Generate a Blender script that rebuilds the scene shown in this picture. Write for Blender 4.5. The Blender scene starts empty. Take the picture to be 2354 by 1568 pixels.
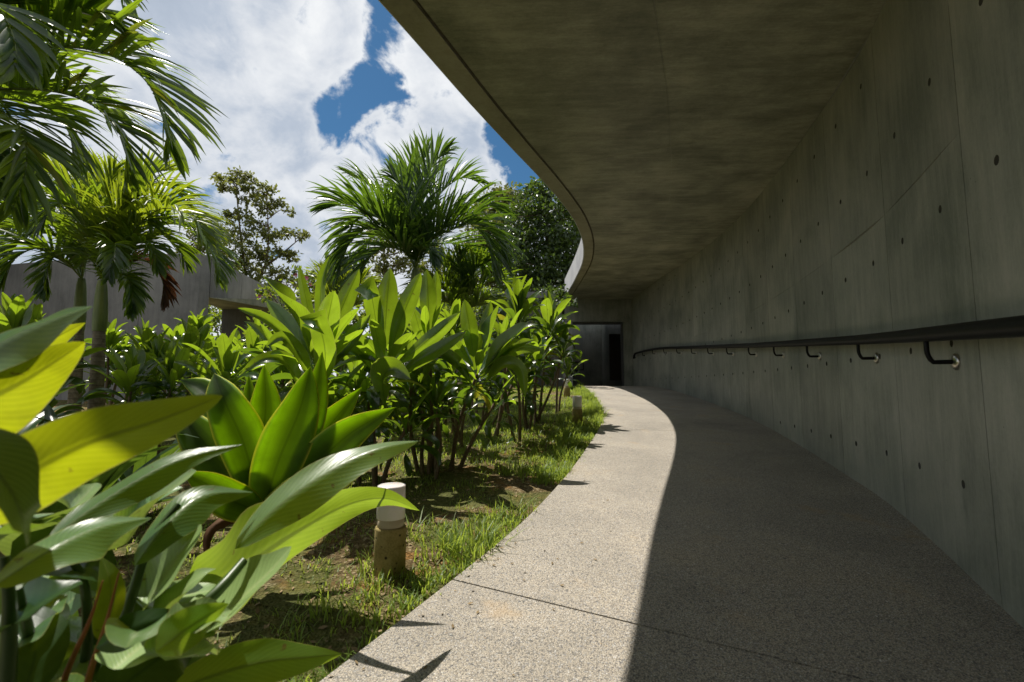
import bpy, math, random
import numpy as np
from mathutils import Vector, Matrix

random.seed(7)
RNG = np.random.default_rng(11)
SC = bpy.context.scene
COL = SC.collection
R = math.radians

# ------------------------------------------------------------------ camera
F, EYE, PITCH = 1110.0, 0.82, math.atan(103 / 1110.0)     # focal length in photo pixels, eye height, tilt up
cam = bpy.data.cameras.new('camera')
cam.sensor_width = 36.0
cam.lens = F / 2354.0 * 36.0
cam.clip_start = 0.05
cam.clip_end = 1500
cam.dof.use_dof = True
cam.dof.focus_distance = 3.4
cam.dof.aperture_fstop = 4.5
camo = bpy.data.objects.new('camera', cam)
COL.objects.link(camo)
camo.location = (0, 0, EYE)
camo.rotation_euler = (math.pi / 2 + PITCH, 0, 0)
SC.camera = camo
CAM = Vector((0, 0, EYE))

# ------------------------------------------------------------------ sky, sun, exposure
SUN_AZ, SUN_EL = R(45), R(63.5)                              # sun ahead and to the left, high
SUN = Vector((-math.sin(SUN_AZ) * math.cos(SUN_EL), math.cos(SUN_AZ) * math.cos(SUN_EL), math.sin(SUN_EL)))
sun = bpy.data.lights.new('sun', 'SUN')
sun.energy = 5.0
sun.angle = R(0.5)
sun.color = (1.0, 0.945, 0.86)
suno = bpy.data.objects.new('sun', sun)
COL.objects.link(suno)
suno.rotation_euler = SUN.to_track_quat('Z', 'Y').to_euler()

def ray(px, py):
    u, w = (px - 1177) / F, (784 - py) / F
    c, s = math.cos(PITCH), math.sin(PITCH)
    return Vector((u, c - s * w, s + c * w))

def P(px, py, d):
    r = ray(px, py)
    return CAM + r * (d / r.y)

world = bpy.data.worlds.new('World')
SC.world = world
world.use_nodes = True
wt = world.node_tree
wt.nodes.clear()

class NT:
    """small helper for node trees"""
    def __init__(s, tree): s.t = tree
    def n(s, kind, **kw):
        nd = s.t.nodes.new(kind)
        for k, v in kw.items():
            if k.startswith('i_'):
                nd.inputs[k[2:].replace('_', ' ')].default_value = v
            else:
                setattr(nd, k, v)
        return nd
    def l(s, a, b): s.t.links.new(a, b)
    def math(s, op, a, b=None, c=None, clamp=False):
        nd = s.t.nodes.new('ShaderNodeMath'); nd.operation = op; nd.use_clamp = clamp
        for i, v in enumerate((a, b, c)):
            if v is None: continue
            if isinstance(v, (int, float)): nd.inputs[i].default_value = v
            else: s.l(v, nd.inputs[i])
        return nd.outputs[0]
    def mix(s, fac, a, b, mode='MIX'):
        nd = s.t.nodes.new('ShaderNodeMix'); nd.data_type = 'RGBA'; nd.blend_type = mode
        for sock, v in ((nd.inputs[0], fac), (nd.inputs[6], a), (nd.inputs[7], b)):
            if isinstance(v, (int, float)): sock.default_value = v
            elif isinstance(v, tuple): sock.default_value = (*v, 1) if len(v) == 3 else v
            else: s.l(v, sock)
        return nd.outputs[2]
    def ramp(s, fac, stops, interp='LINEAR'):
        nd = s.t.nodes.new('ShaderNodeValToRGB'); nd.color_ramp.interpolation = interp
        el = nd.color_ramp.elements
        while len(el) > 1: el.remove(el[-1])
        el[0].position = stops[0][0]; el[0].color = (*stops[0][1], 1)
        for p, c in stops[1:]:
            e = el.new(p); e.color = (*c, 1)
        s.l(fac, nd.inputs[0])
        return nd.outputs[0]
    def noise(s, vec, scale, detail=4, rough=0.55, dist=0.0):
        nd = s.n('ShaderNodeTexNoise', i_Scale=scale, i_Detail=detail, i_Roughness=rough, i_Distortion=dist)
        if vec is not None: s.l(vec, nd.inputs['Vector'])
        return nd.outputs['Fac']
    def mapping(s, vec, scale=(1, 1, 1), rot=(0, 0, 0), loc=(0, 0, 0)):
        nd = s.n('ShaderNodeMapping'); nd.inputs['Scale'].default_value = scale
        nd.inputs['Rotation'].default_value = rot; nd.inputs['Location'].default_value = loc
        s.l(vec, nd.inputs['Vector'])
        return nd.outputs[0]
    def mrange(s, v, a, b, c=0.0, d=1.0, smooth=True):
        nd = s.n('ShaderNodeMapRange'); nd.interpolation_type = 'SMOOTHSTEP' if smooth else 'LINEAR'
        s.l(v, nd.inputs[0])
        for i, x in enumerate((a, b, c, d)): nd.inputs[i + 1].default_value = x
        return nd.outputs[0]
    def bump(s, h, strength, dist):
        nd = s.n('ShaderNodeBump', i_Strength=strength, i_Distance=dist)
        s.l(h, nd.inputs['Height'])
        return nd.outputs[0]

w = NT(wt)
skyt = w.n('ShaderNodeTexSky')
skyt.sky_type = 'NISHITA'
skyt.sun_disc = False
skyt.sun_elevation = SUN_EL
skyt.sun_rotation = -SUN_AZ
skyt.air_density = 1.0
skyt.dust_density = 0.3
skyt.ozone_density = 2.5
tc = w.n('ShaderNodeTexCoord').outputs['Generated']
sep = w.n('ShaderNodeSeparateXYZ'); w.l(tc, sep.inputs[0])
zc = w.math('MAXIMUM', sep.outputs[2], 0.0)
den = w.math('ADD', zc, 0.65)
comb = w.n('ShaderNodeCombineXYZ')
w.l(w.math('DIVIDE', sep.outputs[0], den), comb.inputs[0])
w.l(w.math('DIVIDE', sep.outputs[1], den), comb.inputs[1])
cv = comb.outputs[0]
fb = w.noise(w.mapping(cv, loc=(3.7, 1.3, 0)), 3.4, 10, 0.60, 0.3)
fb2 = w.noise(w.mapping(cv, loc=(8.1, 4.4, 2)), 13.0, 9, 0.60, 0.4)
cover = w.math('ADD', w.math('MULTIPLY_ADD', fb, 0.60, 0.36), w.math('MULTIPLY_ADD', fb2, 1.35, -0.65))
# clear gaps between the clouds, given by direction
wob = w.n('ShaderNodeTexNoise', i_Scale=9.0, i_Detail=5.0, i_Roughness=0.6); w.l(tc, wob.inputs['Vector'])
wsub = w.n('ShaderNodeVectorMath', operation='SUBTRACT'); w.l(wob.outputs['Color'], wsub.inputs[0]); wsub.inputs[1].default_value = (.5, .5, .5)
wsc = w.n('ShaderNodeVectorMath', operation='MULTIPLY_ADD'); w.l(wsub.outputs[0], wsc.inputs[0]); wsc.inputs[1].default_value = (.12, .12, .12); w.l(tc, wsc.inputs[2])
wnm = w.n('ShaderNodeVectorMath', operation='NORMALIZE'); w.l(wsc.outputs[0], wnm.inputs[0])
for px, py, rad, amt in ((862, 20, 1.7, .34), (905, 100, 1.5, .22), (855, 165, 1.9, .30), (805, 245, 2.1, .36), (880, 225, 1.7, .22), (765, 310, 1.7, .28), (840, 110, 1.2, .2), (915, 250, 1.2, .18), (1190, 345, 2.2, .46), (1235, 390, 2.0, .40), (1165, 300, 1.3, .20),
                         (640, 600, 1.8, .20), (445, 445, 1.4, .14), (460, 480, 1.3, .14), (390, 250, 1.5, .08), (1900, -300, 9, .36), (-900, 300, 10, .36), (1400, -900, 12, .36), (-1500, -900, 12, .36)):
    dv = ray(px, py).normalized()
    dn = w.n('ShaderNodeVectorMath', operation='DISTANCE'); w.l(wnm.outputs[0], dn.inputs[0]); dn.inputs[1].default_value = dv
    g = w.mrange(dn.outputs['Value'], R(rad * 2.5), R(rad * .15), 0, amt * 1.10)
    cover = w.math('SUBTRACT', cover, g)
mask = w.mrange(cover, 0.30, 0.56)
shade_n = w.noise(w.mapping(cv, loc=(1.2, 7.7, 5)), 4.6, 7, 0.56, 0.3)
thick = w.math('MULTIPLY_ADD', shade_n, 1.0, w.math('MULTIPLY', w.math('SUBTRACT', cover, 0.66), 0.35))
ccol = w.ramp(thick, [(0.34, (.76, .775, .79)), (0.49, (.60, .63, .675)), (0.62, (.41, .465, .55)), (0.80, (.32, .38, .47))])
bg1 = w.n('ShaderNodeBackground', i_Strength=0.062)
w.l(w.mix(1.0, skyt.outputs[0], (0.50, 0.86, 1.0), 'MULTIPLY'), bg1.inputs[0])
bg2 = w.n('ShaderNodeBackground', i_Strength=1.0); w.l(ccol, bg2.inputs[0])
mx = w.n('ShaderNodeMixShader'); w.l(mask, mx.inputs[0]); w.l(bg1.outputs[0], mx.inputs[1]); w.l(bg2.outputs[0], mx.inputs[2])
wo = w.n('ShaderNodeOutputWorld'); w.l(mx.outputs[0], wo.inputs[0])

SC.view_settings.view_transform = 'Standard'
SC.view_settings.look = 'None'
SC.view_settings.exposure = 0.28
SC.view_settings.gamma = 1.0
SC.view_settings.use_curve_mapping = False
SC.render.engine = 'CYCLES'
SC.cycles.use_denoising = True
SC.cycles.max_bounces = 8
SC.cycles.diffuse_bounces = 4
SC.cycles.transmission_bounces = 6
SC.cycles.transparent_max_bounces = 4
SC.cycles.sample_clamp_indirect = 6.0
SC.cycles.caustics_reflective = False

# ------------------------------------------------------------------ materials
def new_mat(name):
    m = bpy.data.materials.new(name); m.use_nodes = True
    m.node_tree.nodes.clear()
    t = NT(m.node_tree)
    out = t.n('ShaderNodeOutputMaterial')
    return m, t, out

def principled(t, out, col, rough=.6, spec=.4, normal=None, metal=0.0):
    b = t.n('ShaderNodeBsdfPrincipled')
    if isinstance(col, tuple): b.inputs['Base Color'].default_value = (*col, 1)
    else: t.l(col, b.inputs['Base Color'])
    if isinstance(rough, (int, float)): b.inputs['Roughness'].default_value = rough
    else: t.l(rough, b.inputs['Roughness'])
    b.inputs['Specular IOR Level'].default_value = spec
    b.inputs['Metallic'].default_value = metal
    if normal is not None: t.l(normal, b.inputs['Normal'])
    t.l(b.outputs[0], out.inputs[0])
    return b

def concrete_mat(name, c1, c2, c3, stretch, rot=(0, 0, 0), fine=60, blotch=1.1, rough=.62, tint=.10, spots=True):
    m, t, out = new_mat(name)
    geo = t.n('ShaderNodeNewGeometry').outputs['Position']
    oi = t.n('ShaderNodeObjectInfo')
    mp = t.mapping(geo, scale=stretch, rot=rot)
    streak = t.noise(mp, 6.0, 7, .62, .15)
    streak2 = t.noise(t.mapping(geo, scale=tuple(s * 4.2 for s in stretch), rot=rot, loc=(3, 1, 7)), 9.0, 5, .6)
    big = t.noise(geo, blotch, 5, .6, .3)
    fn = t.noise(geo, fine, 4, .7)
    v = t.math('ADD', t.math('MULTIPLY', streak, .36), t.math('MULTIPLY', big, .64))
    v = t.math('ADD', v, t.math('MULTIPLY_ADD', streak2, .18, -.09))
    v = t.math('ADD', v, t.math('MULTIPLY_ADD', fn, .16, -.08))
    col = t.ramp(v, [(.36, c1), (.5, c2), (.64, c3)])
    br = t.math('MULTIPLY_ADD', oi.outputs['Random'], tint * 2, 1 - tint)
    cc = t.n('ShaderNodeCombineColor'); [t.l(br, cc.inputs[i]) for i in range(3)]
    col = t.mix(1.0, col, cc.outputs[0], 'MULTIPLY')
    if spots:                                            # air-bubble pits and specks
        vo = t.n('ShaderNodeTexVoronoi', i_Scale=16.0); vo.feature = 'F1'; t.l(geo, vo.inputs['Vector'])
        pit = t.mrange(vo.outputs['Distance'], .03, .055, 1, 0)
        sel = t.math('GREATER_THAN', t.noise(geo, 7.0, 2, .5), .58)
        col = t.mix(t.math('MULTIPLY', t.math('MULTIPLY', pit, sel), .6), col, (.03, .03, .025))
    h = t.math('ADD', t.math('MULTIPLY', streak2, .4), t.math('MULTIPLY', fn, .6))
    principled(t, out, col, rough, .5, t.bump(h, .18, .004))
    return m

M = {}
M['wall'] = concrete_mat('wall_concrete', (.17, .185, .155), (.275, .28, .238), (.38, .37, .32), (3.0, 3.0, .40), rough=.42, tint=.09, blotch=1.6)
M['soffit'] = concrete_mat('soffit_concrete', (.15, .155, .108), (.27, .27, .195), (.425, .415, .31), (.55, 2.6, 1), rot=(0, 0, R(-7)), blotch=1.9, rough=.55, tint=.08, spots=True)
M['edge'] = concrete_mat('edge_concrete', (.20, .19, .13), (.30, .285, .20), (.38, .36, .27), (1, 1, 1), tint=.04, spots=False)
M['fascia'] = concrete_mat('fascia_concrete', (.36, .36, .38), (.46, .46, .47), (.54, .53, .53), (3, 3, .4), tint=.02)
M['garden_wall'] = concrete_mat('garden_wall_concrete', (.105, .102, .095), (.165, .16, .148), (.225, .216, .20), (2.2, 2.2, .3), tint=.06)

def plain(name, col, rough=.5, spec=.4, metal=0.0, var=.25, scale=30, bump=.1):
    m, t, out = new_mat(name)
    geo = t.n('ShaderNodeTexCoord').outputs['Object']
    n = t.noise(geo, scale, 5, .6)
    c = t.ramp(n, [(.25, tuple(x * (1 - var) for x in col)), (.75, tuple(min(1, x * (1 + var)) for x in col))])
    principled(t, out, c, rough, spec, t.bump(n, bump, .003), metal)
    return m

M['rail'] = plain('rail_paint', (.007, .007, .007), .5, .2, 0, .2, 60)
M['steel'] = plain('flange_steel', (.55, .52, .46), .28, .5, 1.0, .1, 40, .02)
M['dark'] = plain('dark_paint', (.012, .012, .012), .35)
M['door'] = plain('door_paint', (.02, .013, .01), .4)
M['frame'] = plain('door_frame_metal', (.10, .10, .105), .4, .5, .6)
M['groove'] = plain('groove_dirt', (.10, .085, .06), .9, .1, 0, .5, 14)
M['hole'] = plain('hole_mortar', (.03, .03, .027), .9, .1)
M['tie_end'] = plain('tie_end_mortar', (.10, .10, .085), .9, .1)
M['bark'] = plain('bark', (.12, .085, .055), .85, .2, 0, .5, 25, .6)
M['cane'] = plain('cane_bark', (.15, .11, .065), .8, .25, 0, .45, 60, .5)
M['timber'] = plain('timber', (.11, .085, .065), .7, .3, 0, .4, 12, .3)
M['roof'] = plain('roof_sheet', (.20, .17, .14), .6, .3, 0, .2, 6, .1)
M['stone'] = plain('stone', (.34, .27, .19), .85, .2, 0, .35, 22, .7)
M['dead'] = plain('dead_leaf', (.085, .04, .014), .75, .2, 0, .5, 30, .3)
M['redstem'] = plain('red_stem', (.30, .105, .035), .5, .35, 0, .45, 18, .2)
M['litter'] = plain('leaf_litter', (.22, .16, .085), .85, .2, 0, .5, 4, .2)
M['pink'] = plain('pink_petal', (.75, .25, .38), .6, .2, 0, .15, 20, .05)

# bollard materials
m, t, out = new_mat('bollard_concrete')
geo = t.n('ShaderNodeTexCoord').outputs['Object']
vo = t.n('ShaderNodeTexVoronoi', i_Scale=52.0); t.l(geo, vo.inputs['Vector'])
pit = t.mrange(vo.outputs['Distance'], .20, .36, 1, 0)
pit = t.math('MULTIPLY', pit, t.math('GREATER_THAN', t.noise(geo, 22, 2, .5), .545))
n1 = t.noise(geo, 14, 6, .65); n2 = t.noise(geo, 160, 3, .6)
c = t.ramp(t.math('MULTIPLY_ADD', n2, .4, t.math('MULTIPLY', n1, .7)), [(.35, (.17, .135, .045)), (.55, (.32, .255, .10)), (.75, (.42, .34, .16))])
c = t.mix(t.math('MULTIPLY', pit, .9), c, (.02, .017, .01))
principled(t, out, c, .85, .2, t.bump(t.math('SUBTRACT', t.math('MULTIPLY', n2, .5), pit), .5, .004))
M['bollard'] = m
M['collar'] = plain('collar_plastic', (.50, .42, .29), .5, .4, 0, .06, 10, .02)
m, t, out = new_mat('opal_cap')
b = principled(t, out, (.80, .76, .72), .22, .5)
b.inputs['Subsurface Weight'].default_value = .3
b.inputs['Subsurface Radius'].default_value = (.03, .02, .015)
M['opal'] = m

# exposed-aggregate path
m, t, out = new_mat('path_aggregate')
geo = t.n('ShaderNodeNewGeometry').outputs['Position']
v1 = t.n('ShaderNodeTexVoronoi', i_Scale=270.0); t.l(geo, v1.inputs['Vector'])
v2 = t.n('ShaderNodeTexVoronoi', i_Scale=80.0); t.l(geo, v2.inputs['Vector'])
s1 = t.n('ShaderNodeSeparateColor'); t.l(v1.outputs['Color'], s1.inputs[0])
s2 = t.n('ShaderNodeSeparateColor'); t.l(v2.outputs['Color'], s2.inputs[0])
stops = [(0, (.10, .10, .105)), (.12, (.24, .225, .205)), (.28, (.44, .385, .31)), (.55, (.55, .48, .38)), (.80, (.60, .53, .42)), (.94, (.40, .39, .385)), (1, (.76, .73, .67))]
small = t.ramp(s1.outputs[0], stops)
bigp = t.ramp(s2.outputs[0], [(0, (.10, .11, .12)), (.3, (.34, .30, .25)), (.6, (.26, .25, .25)), (.85, (.46, .36, .24)), (1, (.80, .78, .74))])
selb = t.math('MULTIPLY', t.math('GREATER_THAN', s2.outputs[1], .88), t.mrange(v2.outputs['Distance'], .30, .42, 1, 0))
col = t.mix(selb, small, bigp)
cement = t.mrange(v1.outputs['Distance'], .42, .62)
col = t.mix(t.math('MULTIPLY', cement, .7), col, (.20, .185, .16))
bl = t.noise(geo, 1.6, 6, .6, .3)
col = t.mix(1.0, col, t.ramp(bl, [(.3, (.76, .77, .78)), (.55, (1, 1, 1)), (.75, (1.10, 1.05, .96))]), 'MULTIPLY')
rust = t.mrange(t.noise(geo, 3.1, 5, .6), .60, .74)
col = t.mix(t.math('MULTIPLY', rust, .35), col, (.46, .31, .15))
h = t.math('ADD', t.math('SUBTRACT', 1.0, v1.outputs['Distance']), t.math('MULTIPLY', selb, .3))
principled(t, out, col, .78, .3, t.bump(h, .8, .003))
M['path'] = m

# garden soil with moss and litter
m, t, out = new_mat('garden_soil')
geo = t.n('ShaderNodeNewGeometry').outputs['Position']
n1 = t.noise(geo, 2.2, 7, .62, .4); n2 = t.noise(geo, 38, 6, .7); n3 = t.noise(geo, 9.0, 5, .6, .2)
v1 = t.n('ShaderNodeTexVoronoi', i_Scale=85.0); t.l(geo, v1.inputs['Vector'])
s1 = t.n('ShaderNodeSeparateColor'); t.l(v1.outputs['Color'], s1.inputs[0])
soil = t.ramp(n2, [(.3, (.05, .034, .016)), (.5, (.14, .098, .045)), (.7, (.27, .20, .095))])
soil = t.mix(t.math('GREATER_THAN', s1.outputs[0], .86), soil, (.34, .27, .16))
rusty = t.mrange(n3, .52, .66)
soil = t.mix(t.math('MULTIPLY', rusty, .7), soil, (.30, .15, .04))
moss = t.ramp(n2, [(.3, (.045, .065, .012)), (.7, (.14, .155, .04))])
col = t.mix(t.math('MULTIPLY', t.mrange(n1, .43, .56), .8), soil, moss)
principled(t, out, col, .9, .15, t.bump(t.math('ADD', n2, t.math('MULTIPLY', v1.outputs['Distance'], .6)), .9, .02))
M['soil'] = m

def leaf_mat(name, top, trans, fac=.45, rough=.34, spec=.5, vein=1.0, midrib=(.25, .32, .10), margin=None, freq=26, random_=.14, blotch=.3, yellow=None, mw=.035, coat=0.0, spots=False):
    """leaf: glossy green upper side, light coming through from behind; veins from the UV map (x across, y along)"""
    m, t, out = new_mat(name)
    uv = t.n('ShaderNodeUVMap').outputs[0]
    sp = t.n('ShaderNodeSeparateXYZ'); t.l(uv, sp.inputs[0])
    au = t.math('ABSOLUTE', t.math('SUBTRACT', sp.outputs[0], .5))
    oi = t.n('ShaderNodeObjectInfo')
    tcn = t.n('ShaderNodeTexCoord').outputs['Object']
    n = t.noise(tcn, 14, 5, .6, .3)
    spn = t.noise(tcn, 42, 3, .55, .4) if spots else None
    rib = t.mrange(au, mw * .35, mw, 1, 0)
    ph = t.math('SUBTRACT', t.math('MULTIPLY', sp.outputs[1], freq), t.math('MULTIPLY', au, freq * .55))
    ve = t.math('POWER', t.math('ABSOLUTE', t.math('SINE', t.math('MULTIPLY', ph, math.pi))), 3.0)
    vfac = t.math('MULTIPLY', ve, .16 * vein)
    rv = t.math('MULTIPLY_ADD', oi.outputs['Random'], random_ * 2, 1 - random_)
    def colour(c, ribc, ribf):
        a = t.mix(t.math('MULTIPLY', t.mrange(n, .35, .7), blotch), c, tuple(x * .6 for x in c))
        if spots: a = t.mix(t.math('MULTIPLY', t.mrange(spn, .67, .71), .75), a, (.13, .075, .02)); a = t.mix(t.math('MULTIPLY', t.mrange(au, .475, .496), .7), a, (.40, .38, .10))
        if yellow: a = t.mix(t.math('MULTIPLY', t.mrange(t.math('FRACT', t.math('MULTIPLY', oi.outputs['Random'], 7.31)), .945, .985), .8), a, yellow)
        a = t.mix(vfac, a, tuple(min(1, x * 1.9 + .02) for x in c))
        a = t.mix(t.math('MULTIPLY', rib, ribf), a, ribc)
        if margin:
            stn = t.noise(t.mapping(uv, scale=(5, .5, 1)), 1.6, 3, .5); a = t.mix(t.mrange(stn, .42, .70, 0, .35), a, tuple(x * .5 for x in c))
            a = t.mix(t.mrange(au, .05, .42, .68, 0), a, tuple(x * .34 for x in c))           # the thick middle of the blade lets less light through
            a = t.mix(t.mrange(au, .44, .488, 0, .9), a, margin)
        cc = t.n('ShaderNodeCombineColor'); [t.l(rv, cc.inputs[i]) for i in range(3)]
        return t.mix(1.0, a, cc.outputs[0], 'MULTIPLY')
    ct = colour(top, midrib, .65)
    cb = colour(trans, tuple(x * .35 for x in trans), .75)
    hgt = t.math('ADD', t.math('MULTIPLY', ve, .16 * vein), t.math('MULTIPLY', n, .8))
    nb = t.bump(hgt, .22, .004)
    b = t.n('ShaderNodeBsdfPrincipled'); t.l(ct, b.inputs['Base Color'])
    b.inputs['Roughness'].default_value = rough; b.inputs['Specular IOR Level'].default_value = spec
    b.inputs['Coat Weight'].default_value = coat; b.inputs['Coat Roughness'].default_value = .3
    t.l(nb, b.inputs['Normal'])
    tr = t.n('ShaderNodeBsdfTranslucent'); t.l(cb, tr.inputs[0])
    mxs = t.n('ShaderNodeMixShader', i_Fac=fac); t.l(b.outputs[0], mxs.inputs[1]); t.l(tr.outputs[0], mxs.inputs[2])
    t.l(mxs.outputs[0], out.inputs[0])
    return m

M['ti'] = leaf_mat('ti_leaf', (.013, .046, .011), (.42, .63, .022), .43, .22, .6, .9, spots=True, blotch=.45, midrib=(.10, .18, .03), freq=30)
M['ti_old_shaded'] = leaf_mat('ti_leaf_older_shaded', (.011, .036, .012), (.26, .43, .018), .30, .23, .65, .6, midrib=(.05, .10, .02), freq=30, yellow=(.55, .48, .03), coat=.15)  # older, lower leaves; the shade among them is partly put into the darker colour
M['bigmix'] = leaf_mat('broad_leaf_half_backlit', (.085, .175, .055), (.55, .70, .022), .38, .34, .45, 1.0, coat=.08, spots=True, blotch=.5, midrib=(.22, .30, .10), freq=18, mw=.045)  # front-lit copy with stronger transmission, so the half turned from the sun glows
M['big_front_lit'] = leaf_mat('broad_leaf_front_lit', (.10, .19, .07), (.34, .50, .03), .24, .36, .45, 1.4, coat=.08, spots=True, blotch=.55, midrib=(.22, .30, .10), freq=18, mw=.045)  # paler, greyer copy for front-lit leaves; the light on them is put into the colour
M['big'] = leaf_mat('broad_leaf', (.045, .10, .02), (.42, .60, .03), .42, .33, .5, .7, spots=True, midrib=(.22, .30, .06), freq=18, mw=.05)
M['bigy'] = leaf_mat('broad_leaf_backlit', (.05, .10, .012), (.58, .65, .008), .46, .36, .45, .8, spots=True, blotch=.7, midrib=(.22, .28, .05), freq=18, mw=.05)  # copy for backlit leaves; their yellow glow is put into the transmission colour
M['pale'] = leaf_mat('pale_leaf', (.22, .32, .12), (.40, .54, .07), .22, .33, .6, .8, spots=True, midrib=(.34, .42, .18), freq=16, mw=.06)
M['agave'] = leaf_mat('agave_leaf', (.075, .14, .03), (.66, .92, .03), .58, .5, .3, .0, midrib=(.05, .11, .025), margin=(.85, .85, .12), random_=.10, blotch=.5)
M['palm'] = leaf_mat('palm_leaflet', (.022, .058, .012), (.34, .50, .018), .40, .32, .5, .3, midrib=(.10, .16, .03), freq=4, mw=.09, yellow=(.34, .30, .03))
M['palmd'] = leaf_mat('dark_palm_leaflet', (.018, .050, .012), (.19, .33, .018), .34, .32, .5, .3, midrib=(.08, .14, .03), freq=4, mw=.09)
M['palmy'] = leaf_mat('palm_leaflet_light', (.045, .095, .015), (.42, .52, .02), .42, .36, .45, .3, midrib=(.14, .19, .03), freq=4, mw=.09)
M['red'] = leaf_mat('dead_frond', (.07, .032, .016), (.17, .06, .02), .33, .5, .3, .3, midrib=(.12, .05, .02), freq=4)
M['strap'] = leaf_mat('strap_leaf', (.022, .055, .016), (.16, .26, .02), .35, .3, .5, .4, midrib=(.05, .10, .03), freq=8)
M['tree'] = leaf_mat('tree_leaf', (.085, .10, .032), (.28, .31, .05), .40, .45, .4, .0, midrib=(.05, .08, .02), random_=.2)
M['tree2'] = leaf_mat('dark_tree_leaf', (.034, .062, .018), (.15, .24, .022), .38, .36, .5, .0, midrib=(.03, .05, .02), random_=.2)
M['shrub'] = leaf_mat('shrub_leaf', (.05, .10, .02), (.35, .45, .03), .42, .4, .4, .0, midrib=(.06, .1, .02))
M['grass'] = leaf_mat('grass_blade', (.14, .22, .045), (.55, .68, .08), .45, .45, .35, .0, midrib=(.10, .16, .03), random_=.1)
M['stalk'] = plain('green_stalk', (.045, .085, .018), .4, .45, 0, .35, 14, .1)
M['stalky'] = plain('light_green_stalk', (.14, .19, .04), .4, .45, 0, .3, 14, .1)
# palm trunk: rings
m, t, out = new_mat('palm_trunk')
tcn = t.n('ShaderNodeTexCoord').outputs['Object']
sp = t.n('ShaderNodeSeparateXYZ'); t.l(tcn, sp.inputs[0])
rg = t.math('FRACT', t.math('MULTIPLY_ADD', t.noise(tcn, 9, 3, .5), .25, t.math('MULTIPLY', sp.outputs[2], 19.0)))
rgm = t.mrange(rg, .0, .22, 1, 0)
base = t.ramp(t.noise(tcn, 30, 5, .65), [(.3, (.10, .08, .05)), (.7, (.26, .22, .15))])
principled(t, out, t.mix(t.math('MULTIPLY', rgm, .65), base, (.05, .04, .025)), .8, .2, t.bump(rgm, .7, .006))
M['ptrunk'] = m
m, t, out = new_mat('palm_crownshaft')
tcn = t.n('ShaderNodeTexCoord').outputs['Object']
c = t.ramp(t.noise(t.mapping(tcn, scale=(1, 1, .25)), 16, 5, .6), [(.3, (.07, .10, .02)), (.55, (.15, .19, .045)), (.78, (.24, .25, .08))])
principled(t, out, c, .45, .4)
M['pshaft'] = m

# ------------------------------------------------------------------ object helpers
class MB:
    def __init__(s): s.v, s.f, s.u, s.mi = [], [], [], []
    def grid(s, rows, uvs=None, close=False, mi=0):
        """rows: list of equally long lists of points"""
        o = len(s.v); n = len(rows[0])
        for i, r in enumerate(rows):
            for j, p in enumerate(r):
                s.v.append(tuple(p)); s.u.append(uvs[i][j] if uvs else (j / max(1, n - 1), i / max(1, len(rows) - 1)))
        for i in range(len(rows) - 1):
            for j in range(n - 1 + (1 if close else 0)):
                a, b = o + i * n + j, o + i * n + (j + 1) % n
                s.f.append((a, b, b + n, a + n)); s.mi.append(mi)
    def poly(s, pts, mi=0):
        o = len(s.v)
        for p in pts: s.v.append(tuple(p)); s.u.append((.5, .5))
        s.f.append(tuple(range(o, o + len(pts)))); s.mi.append(mi)
    def box(s, c, sx, sy, sz, ax=None, mi=0):
        c = Vector(c); ax = ax or (Vector((1, 0, 0)), Vector((0, 1, 0)), Vector((0, 0, 1)))
        q = []
        for k in (-1, 1):
            for j in (-1, 1):
                for i in (-1, 1):
                    q.append(c + ax[0] * (i * sx / 2) + ax[1] * (j * sy / 2) + ax[2] * (k * sz / 2))
        o = len(s.v); s.v += [tuple(p) for p in q]; s.u += [(.5, .5)] * 8
        for f in ((0, 2, 3, 1), (4, 5, 7, 6), (0, 1, 5, 4), (2, 6, 7, 3), (0, 4, 6, 2), (1, 3, 7, 5)):
            s.f.append(tuple(o + i for i in f)); s.mi.append(mi)
    def tube(s, pts, rad, n=8, cap=True, mi=0):
        pts = [Vector(p) for p in pts]; rows = []
        ref = None
        for i, p in enumerate(pts):
            T = (pts[min(i + 1, len(pts) - 1)] - pts[max(i - 1, 0)]).normalized()
            if ref is None or abs(ref.dot(T)) > .95:
                ref = Vector((0, 0, 1)) if abs(T.z) < .8 else Vector((1, 0, 0))
            A = T.cross(ref).normalized(); B = T.cross(A).normalized(); ref = -T.cross(A) if False else ref
            r = rad[i] if isinstance(rad, (list, tuple)) else rad
            rows.append([p + A * (math.cos(a) * r) + B * (math.sin(a) * r) for a in [2 * math.pi * k / n for k in range(n)]])
        s.grid(rows, close=True, mi=mi)
        if cap: s.poly(rows[0][::-1], mi); s.poly(rows[-1], mi)
    def lathe(s, prof, c=(0, 0, 0), n=28, mi=0):
        c = Vector(c)
        rows = [[c + Vector((r * math.cos(2 * math.pi * k / n), r * math.sin(2 * math.pi * k / n), z)) for k in range(n)] for r, z in prof]
        s.grid(rows, close=True, mi=mi)

def world_loc(o):
    v = Vector((0, 0, 0))
    while o is not None: v = v + o.location; o = o.parent
    return v

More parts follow.
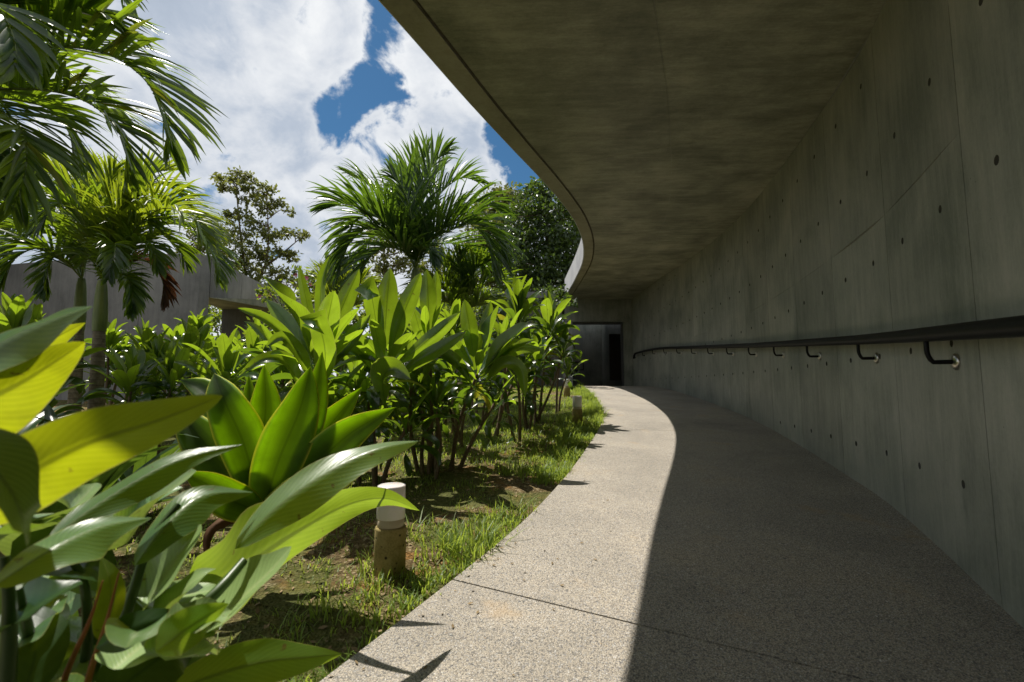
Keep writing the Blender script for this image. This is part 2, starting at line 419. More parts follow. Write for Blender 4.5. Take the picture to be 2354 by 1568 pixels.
def make(name, mb, mats, parent=None, smooth=True, local=False, loc=None):
    """one mesh object; vertices are in world space unless local is set"""
    off = Vector((0, 0, 0))
    if not local:
        if parent is not None: off = world_loc(parent)
        if loc is not None: off = Vector(loc)
    me = bpy.data.meshes.new(name)
    V = np.array(mb.v, dtype=np.float64) - np.array(off)
    me.from_pydata(V.tolist(), [], mb.f)
    if not isinstance(mats, (list, tuple)): mats = [mats]
    for mm in mats: me.materials.append(M[mm] if isinstance(mm, str) else mm)
    if len(mats) > 1: me.polygons.foreach_set('material_index', mb.mi)
    if smooth: me.polygons.foreach_set('use_smooth', [True] * len(me.polygons))
    uvl = me.uv_layers.new(name='UVMap')
    li = np.empty(len(me.loops), dtype=np.int32); me.loops.foreach_get('vertex_index', li)
    uvl.data.foreach_set('uv', np.array(mb.u, dtype=np.float32)[li].ravel())
    o = bpy.data.objects.new(name, me)
    COL.objects.link(o)
    if parent is not None: o.parent = parent
    elif loc is not None: o.location = loc
    return o

def tag(o, label=None, cat=None, group=None, kind=None):
    if label: o['label'] = label
    if cat: o['category'] = cat
    if group: o['group'] = group
    if kind: o['kind'] = kind
    return o

def thing(name, label, cat, loc, group=None):
    o = bpy.data.objects.new(name, None); o.empty_display_size = .1
    COL.objects.link(o); o.location = loc
    return tag(o, label, cat, group)

class Curve:
    """x as a smooth function of y"""
    def __init__(s, pts):
        pts = sorted(pts); s.y = [p[0] for p in pts]; s.x = [p[1] for p in pts]
        n = len(pts); d = [(s.x[i + 1] - s.x[i]) / (s.y[i + 1] - s.y[i]) for i in range(n - 1)]
        s.m = [d[0]] + [(d[i - 1] * (s.y[i + 1] - s.y[i]) + d[i] * (s.y[i] - s.y[i - 1])) / (s.y[i + 1] - s.y[i - 1]) for i in range(1, n - 1)] + [d[-1]]
    def __call__(s, y):
        i = 0
        while i < len(s.y) - 2 and y > s.y[i + 1]: i += 1
        h = s.y[i + 1] - s.y[i]; t = (y - s.y[i]) / h
        if t < 0: return s.x[0] + s.m[0] * (y - s.y[0])
        if t > 1: return s.x[-1] + s.m[-1] * (y - s.y[-1])
        return ((2 * t ** 3 - 3 * t * t + 1) * s.x[i] + (t ** 3 - 2 * t * t + t) * h * s.m[i] + (-2 * t ** 3 + 3 * t * t) * s.x[i + 1] + (t ** 3 - t * t) * h * s.m[i + 1])
    def d(s, y): return (s(y + .01) - s(y - .01)) / .02
    def nrm(s, y):                                       # unit normal pointing to +x
        v = Vector((1, -s.d(y), 0)); return v.normalized()
    def samples(s, y0, y1, step):
        """y values with constant arc step"""
        ys = [y0]; y = y0
        while y < y1:
            y += step / math.sqrt(1 + s.d(y) ** 2); ys.append(y)
        return ys

def smooth_min(a, b, k=.12):
    h = max(0, min(1, .5 + .5 * (b - a) / k)); return b + (a - b) * h - k * h * (1 - h)
def ramp_z(y): return smooth_min(.072 * y, .815, .10)      # the walkway climbs to a landing at eye height
def ceil_z(y): return smooth_min(2.49 + .072 * y, 3.29, .10)

XW = Curve([(-7, -3.1), (-4, -1.45), (-2, -.30), (0, .82), (1.5, 1.51), (2.13, 1.80), (2.74, 2.05), (3.3, 2.22), (4.2, 2.48), (5.5, 2.80), (7.6, 3.14), (9, 3.28), (11, 3.39), (14, 3.47)])
XL = Curve([(-7, -5.2), (-4, -3.2), (-2, -2.05), (0, -1.08), (1.27, -.475), (1.66, -.28), (2.31, .02), (3.1, .31), (4.14, .63), (5.63, 1.04), (6.64, 1.25), (8.46, 1.48), (10.7, 1.60), (14, 1.66)])
XC = Curve([(-7, -6.2), (-4, -4.2), (-2, -2.95), (0, -1.70), (1.2, -1.08), (2.13, -.644), (2.49, -.51), (3.04, -.31), (3.71, -.05), (4.74, .36), (5.67, .69), (7.02, 1.04), (8.35, 1.26), (10.9, 1.45), (13.4, 1.49)])

def catmull(pts, n):
    pts = [Vector(p) for p in pts]
    if len(pts) == 2: return [pts[0].lerp(pts[1], i / n) for i in range(n + 1)]
    q = [pts[0] * 2 - pts[1]] + pts + [pts[-1] * 2 - pts[-2]]
    seg = len(pts) - 1; res = []
    for i in range(n + 1):
        t = i / n * seg; k = min(int(t), seg - 1); u = t - k
        a, b, c, d = q[k:k + 4]
        res.append(.5 * ((2 * b) + (c - a) * u + (2 * a - 5 * b + 4 * c - d) * u * u + (3 * b - a - 3 * c + d) * u ** 3))
    L = [0]
    for i in range(n): L.append(L[-1] + (res[i + 1] - res[i]).length)
    out = []; k = 0
    for i in range(n + 1):
        s = L[-1] * i / n
        while k < n - 1 and L[k + 1] < s: k += 1
        out.append(res[k].lerp(res[k + 1], 0 if L[k + 1] == L[k] else (s - L[k]) / (L[k + 1] - L[k])))
    return out

# ------------------------------------------------------------------ ground
def ground_z(x, y):
    z = ramp_z(max(y, -8)) - .030
    z += .012 * math.sin(x * 5.1 - y * 3.3) * math.sin(y * 6.7 + x * 2) + .018 * math.sin(x * 2.3 + y * 1.7) * math.sin(y * 2.9 - x) + .008 * math.sin(x * 11 + 3 * y) * math.sin(9 * y - 4 * x)
    return z
mb = MB()
xs = np.concatenate([np.linspace(-400, -14, 10), np.linspace(-12, 5, 120), np.linspace(8, 400, 9)])
ys = np.concatenate([np.linspace(-200, -8, 6), np.linspace(-6, 16, 130), np.linspace(20, 900, 14)])
mb.grid([[(x, y, ground_z(x, y) if (-13 < x < 6 and -7 < y < 17) else ramp_z(max(y, -8)) - .030) for x in xs] for y in ys])
tag(make('garden_ground', mb, 'soil'), kind='structure')

# ------------------------------------------------------------------ walkway: exposed-aggregate slabs with recessed joints
path = bpy.data.objects.new('path', None); COL.objects.link(path); path['kind'] = 'structure'
def skew(y0, x): # joints run square to the walkway: the outer end lies ahead of the inner one
    return y0
joint_ys = [-4.5, -1.0, 1.80, 5.2, 8.6, 12.4, 19.0]
def joint_pt(y0, t):
    """a point on the joint that starts on the left edge at y0; t = 0 left, 1 wall"""
    xl = XL(y0); nx = XL.nrm(y0)
    k = 0
    for _ in range(24):
        k = (XW(y0 + nx.y * k) - xl) / nx.x
    return Vector((xl + nx.x * k * t, y0 + nx.y * k * t, 0))
NT_ = 12
for a, b in zip(joint_ys[:-1], joint_ys[1:]):
    ns = 24; mb = MB(); rows = []
    g = .0034
    for i in range(ns + 1):
        f = a + g + (b - a - 2 * g) * i / ns
        row = []
        for j in range(NT_ + 1):
            p = joint_pt(f, j / NT_); row.append((p.x + (.012 if j == NT_ else 0), p.y, ramp_z(p.y)))
        rows.append(row)
    mb.grid(rows)
    # left rim and joint faces
    lo = [(p[0][0] + .003, p[0][1], p[0][2] - .16) for p in rows]; mid = [(p[0][0] - .006, p[0][1], p[0][2] - .008) for p in rows]
    mb.grid([[r[0] for r in rows], mid, lo])
    for r in (rows[0], rows[-1]): mb.grid([[q for q in r], [(q[0], q[1], q[2] - .10) for q in r]])
    make('slab', mb, 'path', path, smooth=False)
mb = MB()
rows = []
for i in range(90):
    y = -4.4 + i * .18
    rows.append([(XL(y) + .06, y, ramp_z(y) - .009), (XW(y), y, ramp_z(y) - .009)])
mb.grid(rows); make('joint_bed', mb, 'path', path)

# ------------------------------------------------------------------ curved concrete wall: formwork panels with tie holes
wall = thing('concrete_wall', 'tall curved board-marked concrete wall carrying the dark handrail beside the walkway', 'wall', (XW(2), 2, 0))
HJ = 1.70
cut = XW.samples(-6.2, 14.2, .02)
arc = {}
def wall_pt(s, z, off=0):
    i = min(max(s / .02, 0), len(cut) - 2); k = int(i); y = cut[k] + (cut[k + 1] - cut[k]) * (i - k)
    n = XW.nrm(y)
    return Vector((XW(y), y, z)) - n * off
def s_of_y(y):
    return float(np.interp(y, cut, np.arange(len(cut)) * .02))
PW = .90
s0 = s_of_y(2.43) % PW
edges = [s0 + k * PW for k in range(int((s_of_y(14.15) - s0) / PW) + 1)] + [s_of_y(14.15)]
HR = .016
def panel(sa, sb, zlo, zhi, holes, name='panel'):
    mb = MB(); g = .0026; ga = sa + g; gb = sb - g
    sl = sorted(set([ga, gb, (ga + gb) / 2] + [h[0] + d for h in holes for d in (-.035, .035)]))
    zl = sorted(set([h[1] + d for h in holes for d in (-.035, .035)]))
    def rows_z(s, k, n):
        return None
    nz = [None] + zl + [None]
    def zz(s, k):
        if nz[k] is not None: return nz[k]
        y = wall_pt(s, 0).y
        return (zlo(y) if k == 0 else zhi(y))
    hs = {(round(h[0], 4), round(h[1], 4)) for h in holes}
    for i in range(len(sl) - 1):
        for k in range(len(nz) - 1):
            a, b = sl[i], sl[i + 1]
            hole = None
            if nz[k] is not None and nz[k + 1] is not None:
                key = (round((a + b) / 2, 4), round((nz[k] + nz[k + 1]) / 2, 4))
                if key in hs: hole = key
            if hole is None:
                mb.poly([wall_pt(a, zz(a, k)), wall_pt(b, zz(b, k)), wall_pt(b, zz(b, k + 1)), wall_pt(a, zz(a, k + 1))])
            else:
                N = 12; sq = []; ci = []
                for q in range(N):
                    an = 2 * math.pi * q / N + math.pi / N; c, s_ = math.cos(an), math.sin(an); mxx = max(abs(c), abs(s_))
                    sq.append((hole[0] + .035 * c / mxx, hole[1] + .035 * s_ / mxx)); ci.append((hole[0] + HR * c, hole[1] + HR * s_))
                # keep the square's corners
                sqp = [wall_pt(*q) for q in sq]; cip = [wall_pt(*q) for q in ci]; inn = [wall_pt(hole[0] + (q[0] - hole[0]) * .8, hole[1] + (q[1] - hole[1]) * .8, -.022) for q in ci]
                for q in range(N):
                    r = (q + 1) % N
                    mb.poly([sqp[q], sqp[r], cip[r], cip[q]])
                    mb.poly([cip[q], cip[r], inn[r], inn[q]], 1)
                mb.poly(inn, 1)
                for cs, cz in ((-1, -1), (1, -1), (1, 1), (-1, 1)):
                    C = (hole[0] + cs * .035, hole[1] + cz * .035)
                    nb = sorted(range(N), key=lambda q: (sq[q][0] - C[0]) ** 2 + (sq[q][1] - C[1]) ** 2)[:2]
                    mb.poly([wall_pt(*C), sqp[nb[0]], sqp[nb[1]]])
    # returns into the joints
    for s_ in (ga, gb):
        za, zb = zz(s_, 0), zz(s_, len(nz) - 1)
        mb.poly([wall_pt(s_, za), wall_pt(s_, zb), wall_pt(s_, zb, -.012), wall_pt(s_, za, -.012)])
    y_a = wall_pt(ga, 0)
    for k in (0, len(nz) - 1):
        mb.poly([wall_pt(ga, zz(ga, k)), wall_pt(gb, zz(gb, k)), wall_pt(gb, zz(gb, k), -.012), wall_pt(ga, zz(ga, k), -.012)])
    return make(name, mb, ['wall', 'tie_end'], wall, smooth=False)
for sa, sb in zip(edges[:-1], edges[1:]):
    mid = (sa + sb) / 2; ym = wall_pt(mid, 0).y
    cols_ = [sa + .225, sa + .675] if sb - sa > .8 else []
    lowh = [(c, z) for c in cols_ for z in (.46, .98, 1.50) if z > ramp_z(wall_pt(c, 0).y) + .1]
    uph = [(c, z) for c in cols_ for z in (2.02, 2.54, 3.06) if z < ceil_z(wall_pt(c, 0).y) - .1]
    # a row of holes must be complete for the grid
    def full(h):
        zs = {}
        for c, z in h: zs.setdefault(z, []).append(c)
        return [(c, z) for z, l in zs.items() if len(l) == 2 for c in l]
    panel(sa, sb, lambda y: ramp_z(y) - .12, lambda y: HJ - .0001, full(lowh))
    panel(sa, sb, lambda y: HJ + .0001, lambda y: ceil_z(y) + .05, full(uph))
mb = MB(); A, B = [], []
for i in range(130):
    s_ = s_of_y(-6.1) + (s_of_y(14.0) - s_of_y(-6.1)) * i / 129
    A.append([wall_pt(s_, ramp_z(wall_pt(s_, 0).y) - .3, -.013), wall_pt(s_, ceil_z(wall_pt(s_, 0).y) + .4, -.013), wall_pt(s_, ceil_z(wall_pt(s_, 0).y) + .4, -.30), wall_pt(s_, -.5, -.30)])
mb.grid(A); make('core', mb, 'hole', wall, smooth=False)

# ------------------------------------------------------------------ canopy
canopy = thing('concrete_canopy', 'long curved concrete canopy slab sweeping over the walkway with a drip groove along its edge', 'canopy', (XC(3), 3, 2.6))
YE = 13.4
cy = XC.samples(-6.5, YE, .18); cy[-1] = YE
BW, GW, GD = .155, .022, .020
mb = MB(); rowsE, rowsG = [], []
for y in cy:
    n = XC.nrm(y); e = Vector((XC(y), y, ceil_z(y))); up = Vector((0, 0, 1))
    rowsE.append([e + up * .52 + n * .35, e + up * .52 - n * .005, e + up * .012 - n * .004, e + n * .010, e + n * BW, e + n * (BW + .001) + up * GD])
    rowsG.append([e + n * (BW - .004) + up * (GD - .003), e + n * (BW + GW + .004) + up * (GD - .003)])
mb.grid([[r[k] for r in rowsE] for k in range(2)]); mb2 = MB()
mb = MB(); mb.grid([[r[k] for r in rowsE] for k in (0, 1, 2, 3)]); make('fascia', mb, 'fascia', canopy, smooth=False)
mb = MB(); mb.grid([[r[k] for r in rowsE] for k in (3, 4, 5)]); make('edge_strip', mb, 'edge', canopy, smooth=False)
mb = MB(); mb.grid([[r[k] for r in rowsG] for k in (0, 1)]); make('drip_groove', mb, 'groove', canopy, smooth=False)
# soffit panels
pj = [-6.4, -4.2, -2.0, .2, 2.02, 4.3, 6.6, 8.9, 11.2, YE]
for a, b in zip(pj[:-1], pj[1:]):
    for h0, h1 in ((0, .5), (.5, 1)):
        mb = MB(); rows = []
        for i in range(15):
            y = a + .0015 + (b - a - .003) * i / 14
            n = XC.nrm(y); e = Vector((XC(y), y, 0)) + n * (BW + GW)
            yy = y; k = 0
            for _ in range(24): k = (XW(y + n.y * ((BW + GW) + k)) - e.x) / n.x
            row = []
            for j in range(7):
                tt = h0 + (h1 - h0) * j / 6
                if h0 == 0 and j == 0: tt = 0
                q = e + n * ((k + .02) * tt + (.0005 if (j == 0 and h0 > 0) else 0) - (.0005 if (j == 6 and h0 == 0) else 0))
                row.append((q.x, q.y, ceil_z(y)))
            rows.append(row)
        mb.grid(rows)
        mb.grid([rows[0], [(p[0], p[1], p[2] + .012) for p in rows[0]]]); mb.grid([rows[-1], [(p[0], p[1], p[2] + .012) for p in rows[-1]]])
        if h0 == 0: mb.grid([[r[0] for r in rows], [(r[0][0], r[0][1], r[0][2] + .02) for r in rows]])
        make('soffit_panel', mb, 'soffit', canopy, smooth=False)
mb = MB(); rows = []
for y in cy:
    n = XC.nrm(y); e = Vector((XC(y), y, ceil_z(y)))
    k = 0
    for _ in range(24): k = (XW(y + n.y * k) - e.x) / n.x
    q = e + n * (k + .25)
    rows.append([e + n * BW + Vector((0, 0, .022)), q + Vector((0, 0, .022)), q + Vector((0, 0, .5)), e + n * .35 + Vector((0, 0, .52))])
mb.grid(rows); make('slab_core', mb, 'fascia', canopy, smooth=False)

# ------------------------------------------------------------------ handrail
hr = thing('handrail', 'dark round metal handrail fixed along the curved concrete wall', 'handrail', (XW(3), 3, 1.1))
RO = .085
def rail_pt(y, dz=0, off=RO):
    n = XW.nrm(y); return Vector((XW(y), y, ramp_z(y) + .885 + dz)) - n * off
mb = MB(); pts = [rail_pt(y) for y in XW.samples(-5, 13.0, .12)]
last = pts[-1]; ye = last.y
pts += [rail_pt(ye + .12, -.01), rail_pt(ye + .24, -.05), rail_pt(ye + .30, -.12)]
mb.tube(pts, .0275, 12); make('rail', mb, 'rail', hr)
by = 1.80 - .94 * 6 / 1.05
ysb = XW.samples(-4.0, 13.0, .985)
shift = min(ysb, key=lambda v: abs(v - 1.78)) - 1.78
for y in ysb:
    y -= shift
    p = rail_pt(y, -.02); q = rail_pt(y, -.105); n = XW.nrm(y)
    w1 = q + n * (RO - .004)
    bend = [p, p + (q - p) * .55, p + (q - p) * .80 + n * .006, q + n * .016, q + n * .035, w1]
    mb = MB(); mb.tube(catmull(bend, 12), .0085, 8)
    br = make('bracket', mb, 'rail', hr)
    mb = MB()
    tn = Vector((-n.y, n.x, 0)); up = Vector((0, 0, 1)); wc = q + n * RO
    rows = []
    for r, o in ((.031, .001), (.031, .006), (.024, .011), (.012, .014), (.009, .014)):
        rows.append([wc - n * o + (tn * math.cos(a) + up * math.sin(a)) * r for a in [2 * math.pi * k / 16 for k in range(16)]])
    mb.grid(rows, close=True); make('flange', mb, 'steel', br)

# ------------------------------------------------------------------ entrance at the head of the walkway
ent = thing('entrance_portal', 'dark concrete doorway at the far end of the walkway under the canopy', 'entrance', (2.5, 14, .8))
def bx(mb, x0, x1, y0, y1, z0, z1): mb.box(((x0 + x1) / 2, (y0 + y1) / 2, (z0 + z1) / 2), x1 - x0, y1 - y0, z1 - z0)
mb = MB(); bx(mb, 1.52, 3.46, 13.80, 14.20, 2.66, 3.40); make('lintel', mb, 'wall', ent, smooth=False)
mb = MB(); bx(mb, 1.46, 1.74, 13.82, 14.22, .6, 2.658); make('left_pier', mb, 'fascia', ent, smooth=False)
mb = MB(); bx(mb, 3.22, 3.46, 13.83, 14.22, .6, 2.658); make('right_pier', mb, 'wall', ent, smooth=False)
mb = MB(); bx(mb, 3.15, 3.217, 13.90, 13.97, .75, 2.655); bx(mb, 1.744, 3.147, 13.90, 13.97, 2.59, 2.655); make('door_frame', mb, 'frame', ent, smooth=False)
mb = MB()
bx(mb, 1.2, 4.4, 19.0, 19.2, .6, 3.3); make('rear_wall', mb, 'wall', ent, smooth=False)
mb = MB(); bx(mb, 3.55, 3.75, 14.23, 18.99, .6, 3.3); make('side_wall', mb, 'wall', ent, smooth=False)
mb = MB(); bx(mb, 1.15, 1.35, 14.23, 18.99, .6, 3.3); make('inner_wall', mb, 'wall', ent, smooth=False)
mb = MB(); bx(mb, 1.2, 3.9, 13.42, 18.3, 3.31, 3.5); make('ceiling', mb, 'soffit', ent, smooth=False)
mb = MB(); bx(mb, 3.08, 3.54, 15.2, 15.26, 1.0, 2.45); make('dark_panel', mb, 'door', ent, smooth=False)
mb = MB(); bx(mb, 1.80, 2.35, 18.90, 18.985, .8, 2.75); dr = make('door', mb, 'door', ent, smooth=False)
mb = MB(); mb.tube([(2.30, 18.86, 1.6), (2.30, 18.86, 1.95)], .015, 6); make('handle', mb, 'steel', dr)
mb = MB()
for zz_ in (1.35, 1.62): mb.tube([(2.05, 16.6, zz_), (2.45, 16.6, zz_ + .02)], .018, 6)
for xx in (2.05, 2.45): mb.tube([(xx, 16.6, 1.62), (xx, 16.6, 1.35)], .018, 6)
mb.tube([(2.25, 16.6, 1.36), (2.12, 16.6, 1.15), (2.08, 16.6, .83)], .018, 6); mb.tube([(2.0, 16.5, .83), (2.2, 16.7, .83)], .02, 6)
tag(make('sign_stand', mb, 'dark', None, loc=(2.1, 16.6, .83)), 'small dark metal stand inside the far doorway', 'stand')
mb = MB(); bx(mb, -2.2, 1.488, 13.42, 14.6, 3.29, 3.46); bx(mb, -2.2, 1.455, 13.9, 14.2, .5, 3.285)
tag(make('entrance_roof_wall', mb, 'garden_wall', None, False, loc=(-.3, 14, .8)), 'pale concrete wall and roof edge behind the plants left of the far doorway', 'wall')

# ------------------------------------------------------------------ garden wall (left, curved) with an opening
gw = thing('garden_wall', 'curved grey concrete building wall with an opening behind the palms on the left', 'wall', (-6, 8, .5))
gp = catmull([P(-500, 700, 11.5), P(-250, 700, 9.9), P(-60, 700, 9.0), P(120, 700, 8.45), P(300, 700, 8.1), P(400, 700, 8.02), P(475, 700, 8.12), P(515, 700, 8.75), P(560, 700, 9.6), P(610, 700, 10.6), P(680, 700, 12.0), P(760, 700, 13.6)], 110)
gp = [Vector((p.x, p.y, 0)) for p in gp]
TOPZ, OPZ = 3.05, 2.33
def gnrm(i):
    t_ = (gp[min(i + 1, len(gp) - 1)] - gp[max(i - 1, 0)]).normalized(); return Vector((-t_.y, t_.x, 0))
def wall_seg(i0, i1, z0, z1, name):
    mb = MB(); rows = []
    for i in range(i0, i1 + 1):
        n = gnrm(i); a = gp[i]; b = gp[i] + n * .34
        eps = .005 * ((1 if i == i0 else 0) - (1 if i == i1 else 0)); tt = (gp[min(i + 1, len(gp) - 1)] - gp[max(i - 1, 0)]).normalized() * eps
        rows.append([Vector((q.x, q.y, z)) + tt for q, z in ((a, z0), (a, z1), (b, z1), (b, z0))])
    mb.grid(rows, close=True); mb.poly(rows[0]); mb.poly(rows[-1][::-1])
    return make(name, mb, 'garden_wall', gw, smooth=False)
io0 = min(range(len(gp)), key=lambda i: (gp[i] - Vector((P(476, 700, 8.12).x, 8.12, 0))).length)
io1 = min(range(len(gp)), key=lambda i: (gp[i] - Vector((P(552, 700, 9.45).x, 9.45, 0))).length)
i = 0
while i < io0:
    j = min(i + 7, io0); j = io0 if io0 - j < 4 else j
    wall_seg(i, j, 0, TOPZ, 'panel'); i = j
wall_seg(io0, io1, OPZ, TOPZ, 'lintel')
mb = MB(); rows = []; BK = Vector((.9, 2.2, 0))
for i in range(io0, io1 + 1):
    n = gnrm(i); rows.append([gp[i] + n * .01 + Vector((0, 0, OPZ - .003)), gp[i] + BK + Vector((0, 0, OPZ - .003)), gp[i] + BK + Vector((0, 0, OPZ + .3)), gp[i] + n * .345 + Vector((0, 0, OPZ - .003))])
mb.grid(rows, close=True); mb.poly(rows[0]); mb.poly(rows[-1][::-1]); make('opening_soffit', mb, 'soffit', gw, smooth=False)
i = io1
while i < len(gp) - 1:
    j = min(i + 9, len(gp) - 1); wall_seg(i, j, 0, TOPZ, 'panel'); i = j

# roof eave, upper left corner
pv = thing('pavilion_roof', 'brown timber-lined roof eave above the top left palm fronds', 'building', P(60, 30, 9.0))
C = P(200, 47, 9.0); e1 = Vector((-1, .12, 0)).normalized(); e2 = Vector((-.10, -1, .02)).normalized(); up = Vector((0, 0, 1))
mb = MB()
mb.box(C + e1 * 3 + e2 * 2 + up * .24, 6.4, 4.4, .08, (e1, e2, up)); make('roof', mb, 'roof', pv, smooth=False)
mb = MB(); mb.box(C + e1 * 3 + e2 * -.06 + up * .09, 6.2, .06, .20, (e1, e2, up)); mb.box(C + e1 * -.06 + e2 * 2 + up * .09, .06, 4.1, .20, (e1, e2, up)); make('fascia', mb, 'timber', pv, smooth=False)
for k in range(22):
    mb = MB(); mb.box(C + e1 * (.10 + k * .2) + e2 * 2 + up * (.13 + .004 * (k % 2)), .17, 3.9, .03, (e1, e2, up)); make('plank', mb, 'timber', pv, smooth=False)
mb = MB(); mb.box(C + e1 * 4.6 + e2 * 2 - up * 3.6, .3, 4.0, 7.3, (e1, e2, up)); make('wall', mb, 'garden_wall', pv, smooth=False)

# ------------------------------------------------------------------ bollard lights
def bollard(x, y, k, label):
    z = ground_z(x, y)
    r = thing('bollard_light', label, 'bollard light', (x, y, z), 'bollard lights along the walkway edge')
    Z = lambda pr: [(q, z_ * .86 if z_ > 0 else z_) for q, z_ in pr]
    mb = MB(); mb.lathe(Z([(0, -.1), (.0595, -.1), (.0595, .186), (.0575, .194), (.052, .196), (0, .196)])); make('base', mb, 'bollard', r, local=True)
    mb = MB(); mb.lathe(Z([(.0505, .1965), (.0515, .20), (.0515, .234), (.049, .235)])); make('collar', mb, 'collar', r, local=True)
    mb = MB(); mb.lathe(Z([(.049, .231), (.0535, .2315), (.0545, .236), (.0540, .368), (.0525, .3735), (.047, .3765), (0, .378)]), n=36); make('lamp_cap', mb, 'opal', r, local=True)
    return r
b1 = P(896, 1300, 1.93); bollard(b1.x, 1.93, 0, 'nearest white-capped concrete bollard light beside the agave')
b2 = P(1327, 940, 5.75); bollard(b2.x, 5.75, 1, 'white-capped bollard light in grass at the curve of the walkway')
b3 = P(1303, 890, 9.0); bollard(b3.x, 9.0, 2, 'farthest small bollard light half hidden below the plants near the doorway')

# ------------------------------------------------------------------ leaves
def prof_lance(t, p=.75, q=.9): return max(0.0, math.sin(math.pi * min(1, t) ** p)) ** q
def prof_paddle(t):
    if t < .12: return .10 + .25 * (t / .12) ** 2
    u = (t - .12) / .88; return max(.0, math.sin(math.pi * (.06 + .94 * u) ** .62)) ** .80
def prof_round(t):
    return max(0.0, math.sin(math.pi * (.10 + .90 * t) ** .70)) ** .7
def prof_ti(t): return max(0.0, math.sin(math.pi * min(1, t) ** 1.18)) ** .66
def prof_taper(t): return max(0.0, math.sin(math.pi * (.09 + .91 * t) ** .52)) ** .8
def prof_agave(t):
    b = .42 + .58 * math.sin(math.pi / 2 * min(1, t / .52)); tip = 1 if t < .52 else max(0.0, 1 - ((t - .52) / .48) ** 1.75)
    return b * tip

def ribbon(mb, C, hw, S, N, fold=.25, wave=0.0, wf=3.0, m=3, thick=0.0, seed=0, cup=0.0):
    """lamina along the points C; S side and N normal vectors per point; fold raises the margins"""
    n = len(C) - 1; rows, uvs = [], []
    for i in range(n + 1):
        t = i / n; row, ur = [], []
        for j in range(-m, m + 1):
            u = j / m; a = abs(u)
            h = hw[i] * (fold * a + cup * a * a) + wave * hw[i] * a * a * math.sin(wf * 2 * math.pi * t + seed + (1.3 if u < 0 else 0))
            row.append(C[i] + S[i] * (u * hw[i]) + N[i] * h); ur.append((.5 + u / 2, t))
        rows.append(row); uvs.append(ur)
    if thick:
        lo, lu = [], []
        for i in range(n + 1):
            t = i / n
            r2 = [rows[i][m + j] - N[i] * (thick * (1 - t) ** .5 * (1 - (j / m) ** 2) + .0004) for j in range(m - 1, -m, -1)]
            rows[i] = rows[i] + r2; uvs[i] = uvs[i] + [(.5 + j / m / 2, t) for j in range(m - 1, -m, -1)]
        mb.grid(rows, uvs, close=True)
    else:
        mb.grid(rows, uvs)

def view_leaf(name, pts, hw_px, mat, parent, tilt=0.0, tilt2=None, prof=prof_lance, fold=.25, wave=.08, wf=2.0, n=18, thick=0.0, m=3, cup=0.0):
    """a leaf through points (photo x, y, distance), half width in photo pixels; tilt turns the lamina's visible
    side from facing the path (0) up towards the sky (90): small tilts show the backlit underside"""
    C = catmull([P(*p) for p in pts], n); dm = sum(p[2] for p in pts) / len(pts)
    hwm = hw_px * dm / F; hw, S, N = [], [], []
    r2 = tilt if tilt2 is None else tilt2
    for i in range(n + 1):
        t = i / n; T = (C[min(i + 1, n)] - C[max(i - 1, 0)]).normalized(); D = (C[i] - CAM).normalized(); a = R(tilt + (r2 - tilt) * t)
        nn = -D * math.cos(a) + (SUN if tilt > 25 else Vector((0, 0, 1))) * math.sin(a); nn = (nn - T * nn.dot(T)).normalized()
        S.append(T.cross(nn).normalized()); N.append(nn)
        hw.append(hwm * prof(t) / max(.42, abs(nn.dot(D))) + .0004)
    if tilt < 22 and not thick and fold > 0: fold = -fold                    # the underside of a channelled leaf
    mb = MB(); ribbon(mb, C, hw, S, N, fold, wave, wf, m, thick, random.random() * 6, cup)
    return make(name, mb, mat, parent)

